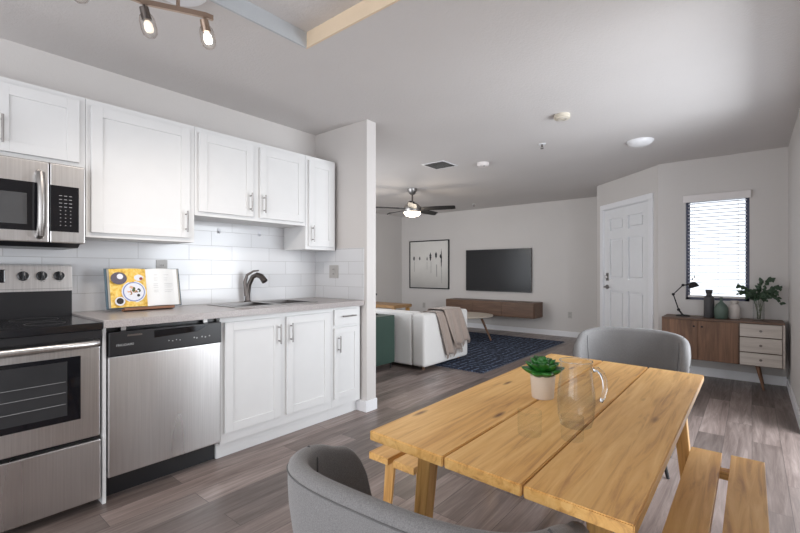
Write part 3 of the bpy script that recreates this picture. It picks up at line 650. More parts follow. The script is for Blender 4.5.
for k, (x, y, on) in enumerate(((-1.893, 0.912, True), (-2.0, 0.705, False), (-1.935, 0.44, False))):
    # tilted head
    p0 = Vector((x, y, ZB-0.008)); p1 = p0+Vector((0, 0, -0.018))
    dirv = Vector((-0.10, 0.30, -0.95)).normalized()
    MB_ = MB().cyl(p0, p1, 0.005).cyl(p1+Vector((0, 0, 0.004)), p1+dirv*0.045, 0.018, 0.020)
    hh = MB_.build('lamp_head', M['bronze'] if on else M['gunmetal'], tk, smooth=True)
    q = dirv.to_track_quat('Z', 'Y').to_matrix().to_4x4()
    prof = [(0.021, 0.0), (0.028, 0.01), (0.033, 0.03), (0.034, 0.075), (0.030, 0.10), (0.018, 0.116), (0.0, 0.12)]
    prof += [(0.0, 0.117), (0.016, 0.113), (0.0275, 0.098), (0.0315, 0.075), (0.0305, 0.03), (0.0255, 0.01), (0.0185, 0.0), (0.021, 0.0)]
    g_ = MB().lathe([(r1_*0.95, z1_*0.80) for r1_, z1_ in prof], p1+dirv*0.022, 28, q); g_.build('glass_shade', M['bulbglass'], hh, smooth='all')
    bu = MB().lathe([(0, 0), (0.009, 0.0), (0.016, 0.012), (0.018, 0.034), (0.013, 0.046), (0, 0.050)], p1+dirv*0.047, 16, q); bu.build('bulb', M['bulbglow'] if on else M['bulbdim'], hh, smooth='all')
    l = bpy.data.lights.new('halogen', 'SPOT'); l.energy = 6.5 if on else 4.5; l.color = (1, 0.92, 0.84); l.shadow_soft_size = 0.03; l.spot_size = math.radians(150); l.spot_blend = 0.8
    lo = bpy.data.objects.new('halogen_light', l); lo.location = p1+dirv*0.14; lo.rotation_euler = (-dirv).to_track_quat('Z', 'Y').to_euler(); COL.objects.link(lo)
# fan
fn = thing('ceiling_fan', 'dark-bladed ceiling fan with lit bowl light over the living room', 'ceiling fan', (-4.05, 5.2, H))
fx, fy = -4.05, 5.2
MB().lathe([(0, 0), (0.075, 0), (0.07, -0.04), (0.035, -0.085), (0.02, -0.09), (0, -0.09)], (fx, fy, H)).build('ceiling_canopy', M['nickel'], fn, smooth=True)
MB().cyl((fx, fy, H-0.08), (fx, fy, H-0.21), 0.013).build('downrod', M['gunmetal'], fn)
mo = MB().lathe([(0, -0.19), (0.03, -0.19), (0.05, -0.215), (0.10, -0.24), (0.135, -0.28), (0.14, -0.335), (0.125, -0.36), (0, -0.36)], (fx, fy, H)).build('motor_housing', M['nickel'], fn, smooth=True)
MB().lathe([(0.0, -0.36), (0.128, -0.36), (0.125, -0.385), (0.10, -0.412), (0.05, -0.428), (0, -0.432)], (fx, fy, H)).build('light_bowl', M['fanglow'], fn, smooth='all')
for k in range(5):
    a = math.atan2(-5.2, 4.05)+k*2*PI/5
    ux = Vector((math.cos(a), math.sin(a), 0)); uy = Vector((-math.sin(a), math.cos(a), 0))
    P = []
    for r_, w_ in ((0.14, 0.045), (0.22, 0.06), (0.40, 0.068), (0.60, 0.06), (0.66, 0.045), (0.675, 0.02)):
        c_ = Vector((fx, fy, H-0.31))+ux*r_
        P.append([c_+uy*w_-Vector((0, 0, 0.016)), c_-uy*w_+Vector((0, 0, 0.016))])
    bl_ = MB().grid(P, thick=0.008).build('blade', M['blackmetal'], fn)
    MB().box(0.10, 0.22, -0.02, 0.02, -0.004, 0.004, 0.002, mat=Matrix.Translation((fx, fy, H-0.302)) @ Matrix.Rotation(a, 4, 'Z')).build('blade_bracket', M['nickel'], bl_)
l = bpy.data.lights.new('fan_bulb', 'POINT'); l.energy = 6; l.color = (1, 0.88, 0.74); l.shadow_soft_size = 0.22
lo = bpy.data.objects.new('fan_bulb_light', l); lo.location = (fx, fy, H-0.60); COL.objects.link(lo)
# vent, detectors, sprinklers, dome
vt = thing('ceiling_vent', 'square louvred metal vent on the ceiling near the fan', 'vent', (-2.873, 4.226, H))
MB().box(-3.03, -2.72, 4.07, 4.09, H-0.006, H).box(-3.03, -2.72, 4.36, 4.38, H-0.006, H).box(-3.03, -3.01, 4.09, 4.36, H-0.006, H).box(-2.74, -2.72, 4.09, 4.36, H-0.006, H).build('frame', M['trim'], vt)
MB().box(-3.01, -2.74, 4.09, 4.36, H-0.002, H-0.0005).build('duct', M['slot'], vt)
for k in range(9):
    MB().box(-3.01, -2.74, -0.010, 0.010, -0.0006, 0.0006, mat=Matrix.Translation((0, 4.107+k*0.029, H-0.008)) @ Matrix.Rotation(math.radians(30), 4, 'X')).build('louvre', M['plate'], vt)
sm_ = thing('smoke_detector', 'white smoke detector with vents on the ceiling, right of the square vent', 'smoke detector', (-2.431, 4.469, H))
MB().lathe([(0, 0), (0.07, 0), (0.07, -0.022), (0.06, -0.04), (0.035, -0.045), (0, -0.045)], (-2.431, 4.469, H)).build('housing', simple('detector_white', (0.75, 0.70, 0.68, 1), 0.5), sm_, smooth=True)
MB().cyl((-2.40, 4.44, H-0.042), (-2.40, 4.44, H-0.047), 0.012).build('test_button', M['greyprint'], sm_)
cd = thing('heat_detector', 'round cream alarm disc on the ceiling, nearest the camera', 'alarm', (-1.187, 3.497, H))
MB().lathe([(0, 0), (0.062, 0), (0.062, -0.028), (0.055, -0.033), (0, -0.033)], (-1.187, 3.497, H)).build('housing', simple('detector_cream', (0.66, 0.60, 0.50, 1), 0.5), cd, smooth=True)
MB().lathe([(0.03, -0.033), (0.03, -0.036), (0.034, -0.036), (0.034, -0.033)], (-1.187, 3.497, H)).build('sensor_ring', M['plate'], cd)
dm = thing('dome_light', 'shallow white dome ceiling light near the entry door, unlit', 'ceiling light', (-0.84, 4.683, H))
MB().lathe([(0, 0), (0.115, 0), (0.115, -0.012), (0.10, -0.03), (0.07, -0.046), (0.03, -0.053), (0, -0.054)], (-0.84, 4.683, H)).build('shade', simple('dome_white', (0.86, 0.86, 0.88, 1), 0.25), dm, smooth='all')
MB().lathe([(0.113, 0), (0.119, 0), (0.119, -0.008), (0.113, -0.008)], (-0.84, 4.683, H)).build('rim', M['trim'], dm)
for (x, y, lab) in ((-1.612, 4.172, 'tiny sprinkler head on the ceiling between the round alarm and the smoke detector'), (-4.061, 7.115, 'tiny sprinkler head on the ceiling close to the far wall')):
    sp = thing('sprinkler_head', lab, 'sprinkler', (x, y, H))
    MB().cyl((0, 0, 0), (0, 0, -0.006), 0.035).build('escutcheon', M['trim'], sp, world=False)
    MB().cyl((0, 0, -0.006), (0, 0, -0.03), 0.008).cyl((0, 0, -0.045), (0, 0, -0.048), 0.016).tube([(0.008, 0, -0.028), (0.012, 0, -0.036), (0.002, 0, -0.046)], 0.002, 6).tube([(-0.008, 0, -0.028), (-0.012, 0, -0.036), (-0.002, 0, -0.046)], 0.002, 6).build('nozzle', M['gunmetal'], sp, world=False)

# ------------------------------------------------------------------ living room
tv = thing('television', 'large black flat screen television mounted on the far wall', 'television', (-3.884, YT, 0.77))
MB().box(-4.583, -3.185, YT-0.055, YT-0.02, 0.765, 1.60, 0.004).build('bezel', M['dark'], tv)
MB().box(-4.573, -3.195, YT-0.0565, YT-0.0545, 0.780, 1.590).build('screen', simple('screen_glass', (0.020, 0.020, 0.022, 1), 0.25, var=0, spec=0.25), tv)
MB().box(-4.2, -3.5, YT-0.02, YT, 0.95, 1.4).build('wall_mount', M['dark'], tv)
pc = thing('framed_picture', 'black-framed print of dark vertical smudges on the far wall', 'picture', (-5.56, YT, 0.77))
px0, px1, pz0, pz1 = -6.10, -5.02, 0.775, 1.85
MB().box(px0, px1, YT-0.03, YT, pz0, pz0+0.022).box(px0, px1, YT-0.03, YT, pz1-0.022, pz1).box(px0, px0+0.022, YT-0.03, YT, pz0+0.022, pz1-0.022).box(px1-0.022, px1, YT-0.03, YT, pz0+0.022, pz1-0.022).build('frame', M['blackmetal'], pc)
t = NT('print_paper'); v = t.coords((1, 1, 1))
tc2 = t.n.new('ShaderNodeTexCoord'); sp2 = t.n.new('ShaderNodeSeparateXYZ'); t.link(tc2.outputs['Generated'], sp2.inputs[0])
t.link(t.mix(0.2, t.ramp(sp2.outputs['Z'], [(0.03, rgb(168, 165, 161)), (0.22, rgb(196, 193, 188)), (0.5, rgb(222, 219, 214))]), t.ramp(t.noise(v, 3, 4), [(0.3, rgb(180, 178, 174)), (0.7, rgb(226, 224, 220))])), t.b.inputs['Base Color'])
pp = MB().box(px0+0.022, px1-0.022, YT-0.018, YT-0.002, pz0+0.022, pz1-0.022).build('print', t.m, pc)
inks = [simple('ink_a', (0.045, 0.045, 0.05, 1), 0.8), simple('ink_b', (0.13, 0.13, 0.13, 1), 0.8), simple('ink_c', (0.40, 0.39, 0.38, 1), 0.8)]
PWi, PHi = px1-px0, pz1-pz0
for (u, zt, zb, wd_, ink) in ((0.12, 0.68, 0.58, 0.020, 1), (0.27, 0.67, 0.59, 0.018, 1), (0.46, 0.66, 0.58, 0.012, 1), (0.545, 0.75, 0.57, 0.020, 0), (0.685, 0.76, 0.62, 0.022, 0), (0.815, 0.82, 0.40, 0.012, 0), (0.80, 0.71, 0.62, 0.022, 0)):
    x = px0+PWi*u; q = MB(); n_ = 10; L_ = []; R_ = []
    for i in range(n_+1):
        f = i/n_; ww = 1.35*wd_*math.sin(PI*min(max(f, 0.04), 0.96))*(0.7+0.5*rr.random()); z = pz0+PHi*(zb+(zt-zb)*f)
        L_.append((x-ww, YT-0.0185, z)); R_.append((x+ww, YT-0.0185, z))
    q.prism(L_+R_[::-1], (0, -0.0008, 0)); q.build('ink_stroke', inks[ink], pp)
for (u, zt, zb, wd_) in ((0.13, 0.57, 0.35, 0.005), (0.46, 0.56, 0.40, 0.004), (0.56, 0.56, 0.32, 0.005), (0.82, 0.40, 0.12, 0.008), (0.70, 0.50, 0.25, 0.012)):
    x = px0+PWi*u; MB().box(x-wd_, x+wd_, YT-0.0192, YT-0.0184, pz0+PHi*zb, pz0+PHi*zt).build('ink_drip', inks[2], pp)
fs = thing('floating_shelf', 'long walnut media console mounted on the wall under the television', 'media console', (-3.91, YT, 0.32))
MB().box(-4.85, -2.98, YT-0.40, YT, 0.32, 0.598, 0.004).build('body', M['walnut_x'], fs)
for a_, b_ in ((-4.84, -4.23), (-4.225, -3.61), (-3.605, -2.99)): MB().box(a_, b_, YT-0.415, YT-0.40, 0.335, 0.585, 0.002).build('drawer_front', M['walnut_x'], fs)
rug = MB(); rug.box(-4.95, -2.385, 4.36, 7.12, 0.001, 0.013, 0.004)
rg2 = thing('area_rug', 'navy blue rug with pale geometric lines on the living room floor', 'rug', (-3.67, 5.75, 0))
rug.build('pile', M['rug'], rg2)
q = MB(); rr = random.Random(5)
for i in range(70):
    x = -4.94+i*2.54/69; q.cyl((x, 4.362, 0.007), (x+rr.uniform(-.006, .006), 4.335, 0.004), 0.003, seg=5)
for i in range(75):
    y = 4.37+i*2.74/74; q.cyl((-2.386, y, 0.007), (-2.362, y+rr.uniform(-.006, .006), 0.004), 0.003, seg=5)
o = q.build('fringe', simple('rug_fringe', rgb(96, 106, 122), 0.9), rg2); o['kind'] = 'stuff'
cf = thing('coffee_table', 'pale round coffee table with splayed dark wooden legs on the rug', 'coffee table', (-3.85, 6.36, 0.013))
MB().lathe([(0, 0.385), (0.42, 0.385), (0.50, 0.398), (0.515, 0.41), (0.51, 0.42), (0, 0.42)], (-3.85, 6.36, 0.0), 48).build('top', simple('pale_top', rgb(196, 186, 174), 0.4), cf, smooth=True)
for a in (10, 130, 250):
    a = math.radians(a); dx, dy = math.cos(a), math.sin(a)
    MB().cyl((-3.85+0.33*dx, 6.36+0.33*dy, 0.39), (-3.85+0.50*dx, 6.36+0.50*dy, 0.013), 0.022, 0.013).build('leg', M['walnut_z'], cf, smooth=True)
# sofa
so = thing('sofa', 'boxy white fabric sofa seen from behind in the living room', 'sofa', (-3.9, 4.5, 0))
SX_0, SX_1, SYb, SYf, SH = -4.95, -2.93, 4.0, 4.98, 0.668
MB().box(SX_1-0.195, SX_1, SYb-0.005, SYf, 0.045, SH, 0.045, 5).build('armrest', M['sofa'], so, smooth=True)
MB().box(SX_0, SX_0+0.195, SYb-0.005, SYf, 0.045, SH, 0.045, 5).build('armrest', M['sofa'], so, smooth=True)
MB().box(SX_0+0.197, SX_1-0.197, SYb, SYb+0.2, 0.045, SH+0.01, 0.03, 4).build('backrest', M['sofa'], so, smooth=True)
MB().box(SX_0+0.197, SX_1-0.197, SYb+0.205, SYf-0.01, 0.045, 0.28, 0.02, 3).build('seat_base', M['sofa'], so, smooth=True)
for a_, b_ in ((SX_0+0.2, -3.942), (-3.938, SX_1-0.2)): 
    MB().box(a_, b_, SYb+0.36, SYf, 0.285, 0.43, 0.04, 4).build('seat_cushion', M['sofa'], so, smooth=True)
    MB().box(a_, b_, SYb+0.205, SYb+0.35, 0.40, 0.64, 0.04, 4).build('back_cushion', M['sofa'], so, smooth=True)
for x in (SX_0+0.1, SX_1-0.1):
    MB().cyl((x, SYb+0.1, 0), (x, SYb+0.1, 0.05), 0.02).build('foot', M['walnut_z'], so)
    MB().cyl((x, SYf-0.1, 0.013), (x, SYf-0.1, 0.05), 0.02).build('foot', M['walnut_z'], so)
# throw blanket over the arm
def throw_strip(ya, yb, ya2, yb2, zbot, inner, offs, name, par, seed):
    """ya..yb at the ridge, ya2..yb2 at the hem"""
    r_ = random.Random(seed); ph = r_.uniform(0, 6); P = []
    prof = []
    xo = SX_1+0.010+offs; xi = SX_1-0.195-0.010-offs; zt = SH+0.010+offs
    n1 = 16
    for i in range(n1+1): prof.append((xo, zbot+(zt-0.035-zbot)*i/n1, 1-i/n1, 1.0))
    for a in (20, 45, 70): prof.append((xo-0.035+0.035*math.cos(math.radians(a)), zt-0.035+0.035*math.sin(math.radians(a)), 0, 0.6))
    for i in range(5): prof.append((xo-0.035-(xo-xi-0.07)*i/4, zt, 0, 0.4))
    for a in (20, 45, 70): prof.append((xi+0.035-0.035*math.sin(math.radians(a)), zt-0.035+0.035*math.cos(math.radians(a)), 0, 0.4))
    for i in range(1, 6): prof.append((xi, zt-0.035-inner*i/5, 0, 0.2))
    NV = 40
    for (x, z, f, amp) in prof:
        row = []
        for j in range(NV+1):
            u = j/NV; a0 = ya+(ya2-ya)*f; b0 = yb+(yb2-yb)*f
            y = a0+(b0-a0)*u
            fold = (0.5+0.5*math.sin(u*15+ph+f*1.2))*0.036+0.014*(0.5+0.5*math.sin(u*31+ph*2+f*2))
            ft = fold*amp*(0.35+0.65*f)
            if z < SH-0.03: row.append((x+ft, y, z-0.02*math.sin(u*5+ph)*f))
            else: row.append((x+ft*0.5, y, z+ft*0.5))
        P.append(row)
    o = MB().grid(P, thick=0.004).build(name, M['throw'], par, smooth='all')
    fr_ = MB()
    for j in range(0, NV+1):
        p = Vector(P[0][j]); fr_.cyl(p, p+Vector((r_.uniform(-.004, .006), r_.uniform(-.01, .01), -0.045)), 0.0028, 0.0018, seg=5)
    fo = fr_.build('fringe', M['throw'], o); fo['kind'] = 'stuff'
    return o
th = thing('throw_blanket', 'taupe fringed throw blanket draped over the white sofa arm', 'blanket', (-2.97, 4.5, SH))
throw_strip(4.22, 4.60, 4.40, 4.80, 0.155, 0.25, 0.0, 'lower_layer', th, 1)
throw_strip(4.36, 4.74, 4.52, 4.92, 0.27, 0.25, 0.026, 'upper_fold', th, 2)
# green cabinet with lamp
gc = thing('green_cabinet', 'dark green low cabinet on thin legs behind the white sofa', 'cabinet', (-3.65, 3.75, 0))
MB().box(-3.98, -3.35, 3.42, 3.95, 0.07, 0.640, 0.003).build('body', M['green'], gc)
MB().box(-3.35, -3.342, 3.44, 3.93, 0.10, 0.62, 0.002).build('door', M['green'], gc)
for x in (-3.95, -3.38):
    for y in (3.46, 3.91): MB().cyl((x, y, 0), (x, y, 0.072), 0.008).build('leg', M['blackmetal'], gc)
def task_lamp(name, label, loc, rz, sc, pts, head_dir):
    o = thing(name, label, 'desk lamp', loc, rz); P = [Vector(p)*sc for p in pts]
    MB().lathe([(0, 0), (0.075*sc, 0), (0.075*sc, 0.008*sc), (0.06*sc, 0.016*sc), (0, 0.018*sc)]).build('base', M['blackmetal'], o, world=False, smooth=True)
    MB().cyl(P[0], P[1], 0.010*sc).ball(P[1], 0.018*sc).build('post', M['blackmetal'], o, world=False, smooth=True)
    off = Vector((0, 0.010*sc, 0))
    MB().cyl(P[1]+off, P[2]+off, 0.005*sc).cyl(P[1]-off, P[2]-off, 0.005*sc).ball(P[2], 0.017*sc).build('lower_arm', M['blackmetal'], o, world=False, smooth=True)
    MB().cyl(P[2]+off, P[3]+off, 0.005*sc).cyl(P[2]-off, P[3]-off, 0.005*sc).ball(P[3], 0.017*sc).build('upper_arm', M['blackmetal'], o, world=False, smooth=True)
    MB().cyl(P[3], P[4], 0.008*sc).build('neck', M['blackmetal'], o, world=False, smooth=True)
    q = Vector(head_dir).normalized().to_track_quat('Z', 'Y').to_matrix().to_4x4()
    MB().lathe([(0.012*sc, -0.03*sc), (0.032*sc, -0.022*sc), (0.046*sc, 0.0*sc), (0.056*sc, 0.035*sc), (0.054*sc, 0.035*sc), (0.044*sc, 0.002*sc), (0.03*sc, -0.016*sc), (0.0, -0.02*sc)], P[4], 28, q).build('shade', M['blackmetal'], o, world=False, smooth=True)
    return o
task_lamp('desk_lamp', 'thin black adjustable lamp on the dark green cabinet', (-3.585, 3.80, 0.640), math.radians(20), 1.0, [(0, 0, 0.01), (0, 0, 0.09), (0.05, 0, 0.25), (0.0, 0, 0.36), (-0.06, 0, 0.38)], (-0.5, 0, -1))
ob = thing('oak_bench', 'low light oak bench top against the dark left living room wall', 'bench', (-5.7, 6.3, 0))
MB().box(-6.30, -5.27, 6.2, 6.75, 0.45, 0.51, 0.004).build('top', wood('tan_wood', rgb(140, 104, 70), rgb(172, 134, 94), rgb(196, 160, 118), 'x'), ob)
for x in (-6.22, -5.33):
    for y in (6.26, 6.69): MB().box(x-0.03, x+0.03, y-0.03, y+0.03, 0, 0.44).build('leg', M['oak_z'], ob)

# ------------------------------------------------------------------ sideboard under the window
SB = thing('sideboard', 'walnut sideboard with three pale grey drawers under the window', 'sideboard', (-0.26, 5.68, 0))
sx0, sx1, syf, syb, sz0, sz1 = -0.770, 0.245, 5.48, 5.855, 0.235, 0.672
MB().box(sx0, sx1, syf+0.002, syb, sz0, sz0+0.018).box(sx0, sx1, syf-0.004, syb, sz1-0.018, sz1, 0.002).box(sx0, sx0+0.018, syf+0.002, syb, sz0, sz1-0.018).box(sx0, sx1, syb-0.01, syb, sz0, sz1-0.018).box(-0.110, -0.095, syf+0.002, syb, sz0, sz1-0.018).box(sx0+0.02, sx1-0.02, syf+0.03, syb, sz0+0.02, sz1-0.02).build('body', M['walnut_x'], SB)
MB().box(sx1-0.018, sx1+0.001, syf-0.002, syb, sz0, sz1-0.017, 0.002).build('side_panel', M['greywood_x'], SB)
for a_, b_, kx in ((sx0+0.004, -0.441, -0.475), (-0.438, -0.106, -0.405)):
    dd = MB().box(a_, b_, syf-0.012, syf+0.006, sz0+0.004, sz1-0.022, 0.002).build('door', M['walnut_z'], SB)
    MB().cyl((kx, syf-0.012, 0.59), (kx, syf-0.022, 0.59), 0.008, 0.010).build('knob', M['blackmetal'], dd)
dz = [(sz0+0.006, 0.362), (0.372, 0.513), (0.523, sz1-0.024)]
for z0, z1 in dz:
    dd = MB().box(-0.094, sx1-0.022, syf-0.012, syf+0.006, z0, z1, 0.002).build('drawer', M['greywood_x'], SB)
    MB().cyl((0.066, syf-0.012, (z0+z1)/2), (0.066, syf-0.026, (z0+z1)/2), 0.008, 0.012).build('knob', M['gunmetal'], dd)
for x, s in ((sx0+0.17, -1), (0.040, 1)):
    for y, sy in ((syf+0.05, -1), (syb-0.06, 1)):
        MB().cyl((x, y, sz0), (x+0.05*s, y+0.02*sy, 0), 0.018, 0.009).build('leg', M['walnut_z'], SB, smooth=True)
task_lamp('desk_lamp', 'black jointed desk lamp on the left end of the sideboard', (-0.594, 5.68, sz1), 0, 0.92, [(0, 0, 0.01), (-0.045, 0, 0.075), (-0.10, 0, 0.26), (0.0, 0, 0.375), (0.10, 0, 0.385)], (0.35, -0.1, -1))
# (post root sits on the base disc, then arms)
V1 = MB().lathe([(0, 0.0), (0.044, 0.0), (0.047, 0.006), (0.047, 0.205), (0.042, 0.225), (0.026, 0.238), (0.024, 0.262), (0.031, 0.270), (0.033, 0.298), (0.027, 0.300), (0.022, 0.262), (0.0, 0.25)], (-0.357, 5.66, sz1)).build('vase', simple('charcoal_ceramic', rgb(62, 60, 62), 0.6, bump=0.1), smooth=True)
tag(V1, 'tall charcoal bottle vase on the sideboard, darkest of the vases', 'vase')
V2 = MB().lathe([(0, 0.0), (0.050, 0.0), (0.058, 0.010), (0.062, 0.08), (0.060, 0.115), (0.045, 0.148), (0.020, 0.172), (0.013, 0.182), (0.012, 0.205), (0.016, 0.222), (0.013, 0.224), (0.009, 0.2), (0, 0.18)], (-0.250, 5.625, sz1)).build('vase', simple('green_ceramic', rgb(82, 98, 88), 0.5, bump=0.1), smooth=True)
tag(V2, 'muted green bottle vase with thin neck, between the charcoal and white ones', 'vase')
V3 = MB().lathe([(0, 0.0), (0.043, 0.0), (0.048, 0.008), (0.049, 0.105), (0.044, 0.130), (0.028, 0.145), (0.026, 0.160), (0.037, 0.172), (0.038, 0.188), (0.031, 0.190), (0.020, 0.155), (0, 0.14)], (-0.143, 5.70, sz1)).build('vase', simple('white_ceramic', rgb(208, 200, 194), 0.6, bump=0.1), smooth=True)
tag(V3, 'short white ceramic jar vase beside the muted green one', 'vase')
VX, VY = 0.052, 5.66
V4 = MB().lathe([(0.0, 0.0), (0.046, 0.0), (0.047, 0.004), (0.047, 0.215), (0.044, 0.217), (0.0435, 0.012), (0.0, 0.010)], (VX, VY, sz1), 40).build('vase', M['glass'], smooth=True)
tag(V4, 'clear glass cylinder vase holding the leafy stems', 'vase')
lf = thing('eucalyptus_stems', 'dark green round-leaved branches standing in the clear glass vase', 'plant', (VX, VY, sz1+0.012))
M['leaf'] = simple('dark_leaf', rgb(58, 80, 58), 0.5, var=0.15, nscale=40)
M['stem'] = simple('stem_green', rgb(74, 82, 58), 0.6)
def leafshape(mb, p, d, n, L, W, curl=0.15):
    d = d.normalized(); n = (n-d*n.dot(d)).normalized(); s_ = d.cross(n)
    rows_ = []
    for i in range(7):
        f = i/6; w_ = W*math.sin(PI*min(1, 0.06+f*0.94)**0.8)
        c_ = p+d*L*f - n*curl*L*f*f
        rows_.append([c_-s_*w_+n*w_*0.25, c_, c_+s_*w_+n*w_*0.25])
    mb.grid(rows_, thick=0.0008)
rr = random.Random(11)
ends = [(-0.16, 0.00, 0.335), (-0.155, -0.03, 0.27), (0.02, 0.03, 0.40), (0.10, 0.0, 0.415), (0.17, -0.02, 0.19), (0.165, 0.02, 0.33), (-0.09, -0.04, 0.235), (0.05, -0.03, 0.28), (-0.05, -0.02, 0.29), (0.09, -0.03, 0.27), (0.0, 0.02, 0.33), (0.13, -0.03, 0.29)]
for k, (ex, ey, ez) in enumerate(ends):
    b0 = Vector((VX+rr.uniform(-.015, .015), VY+rr.uniform(-.015, .015), sz1+0.015)); p3 = Vector((VX+ex, VY+ey, sz1+ez))
    p1 = Vector((VX+ex*0.10, VY+ey*0.1, sz1+0.22)); p2 = Vector((VX+ex*0.55, VY+ey*0.5, sz1+max(ez, 0.30)+0.03))
    pts = [((1-t_)**3)*b0+3*(1-t_)**2*t_*p1+3*(1-t_)*t_*t_*p2+t_**3*p3 for t_ in [i/14 for i in range(15)]]
    st = MB().tube(pts, 0.0022, 6).build('stem', M['stem'], lf, smooth=True)
    lm = MB()
    for i in range(6, 15):
        tg = (pts[min(i+1, 14)]-pts[i-1]).normalized()
        for sd in (-1, 1):
            dv = (tg*0.5+Vector((rr.uniform(-.5, .5), rr.uniform(-.9, .3), rr.uniform(-.5, .5)))+Vector((0, 0, sd*0.6))).normalized()
            leafshape(lm, pts[i], dv, Vector((rr.uniform(-.4, .4), -1, rr.uniform(-.2, .6))), rr.uniform(0.028, 0.042), rr.uniform(0.012, 0.016))
    lm.build('leaves', M['leaf'], st, smooth='all')

# ------------------------------------------------------------------ dining table
TZ = 0.72; TT = 0.027
tb = thing('dining_table', 'light oak plank dining table in the foreground', 'table', (-0.5, 1.58, 0))
edges = [(-0.846, -0.583), (-0.579, -0.372), (-0.368, -0.163)]
edges = [(-0.847, -0.590), (-0.585, -0.382), (-0.377, -0.163)]
for i, (a_, b_) in enumerate(edges):
    ya, yb = [0.888-0.0395*(v_+0.847) for v_ in (a_, b_)]; yc, yd = [2.36-0.09*(v_+0.873) for v_ in (a_, b_)]
    q = MB().prism([(a_, ya, TZ-TT), (b_, yb, TZ-TT), (b_, yd, TZ-TT), (a_-0.014*(i == 0), yc, TZ-TT)], (0, 0, TT), 0.0025)
    o = q.build('tabletop_plank', M['oak_y'], tb)
for y in (1.10, 2.15):
    MB().box(-0.81, -0.22, y-0.035, y+0.035, TZ-TT-0.035, TZ-TT-0.0005, 0.003).build('cross_rail', M['oak_x'], tb)
def tleg(x, y, sx, sy):
    t = bmesh.new(); a = 0.025; b = 0.019; zt = TZ-TT-0.036
    top = [(x-a, y-a), (x+a, y-a), (x+a, y+a), (x-a, y+a)]; bx, by = x+sx*0.055, y+sy*0.06
    bot = [(bx-b, by-b), (bx+b, by-b), (bx+b, by+b), (bx-b, by+b)]
    V = [t.verts.new((*p, zt)) for p in top]+[t.verts.new((*p, 0.0)) for p in bot]
    t.faces.new(V[3::-1]); t.faces.new(V[4:8])
    for i in range(4): t.faces.new((V[i], V[(i+1) % 4], V[4+(i+1) % 4], V[4+i]))
    bmesh.ops.recalc_face_normals(t, faces=t.faces); bmesh.ops.bevel(t, geom=t.edges[:], offset=0.003, segments=1, affect='EDGES')
    m = MB(); m._add(t); m.build('leg', M['oak_z'], tb)
tleg(-0.785, 1.10, -0.5, -1); tleg(-0.285, 1.10, 0.5, -1); tleg(-0.785, 2.15, -0.5, 1); tleg(-0.245, 2.15, 1, 1)
# benches
def bench(label, xc, y0, y1, wide=0.225):
    o = thing('dining_bench', label, 'bench', (xc, (y0+y1)/2, 0), 0, None); L_ = y1-y0; BH = 0.45; th_ = 0.028
    h = wide/2
    for a_, b_ in ((-h, -0.014), (0.014, h)): MB().box(a_, b_, -L_/2, L_/2, BH-th_, BH, 0.0025).build('seat_plank', M['oak_y'], o, world=False)
    for s in (-1, 1):
        y = s*(L_/2-0.10)
        MB().box(-h+0.012, h-0.012, y-0.022, y+0.022, BH-th_-0.03, BH-th_-0.0005, 0.002).build('cross_rail', M['oak_x'], o, world=False)
        for sx in (-1, 1):
            MB().cyl((sx*(h-0.032), y, BH-th_-0.031), (sx*(h-0.020), y+s*0.035, 0), 0.027, 0.018, 4).build('leg', M['oak_z'], o, world=False)
    return o
bench('light oak two-plank bench right of the table, nearer the camera', -0.078, 1.02, 2.135, 0.232)
bench('light oak two-plank bench left of the table, mostly hidden under it', -1.077, 1.245, 2.30, 0.228)

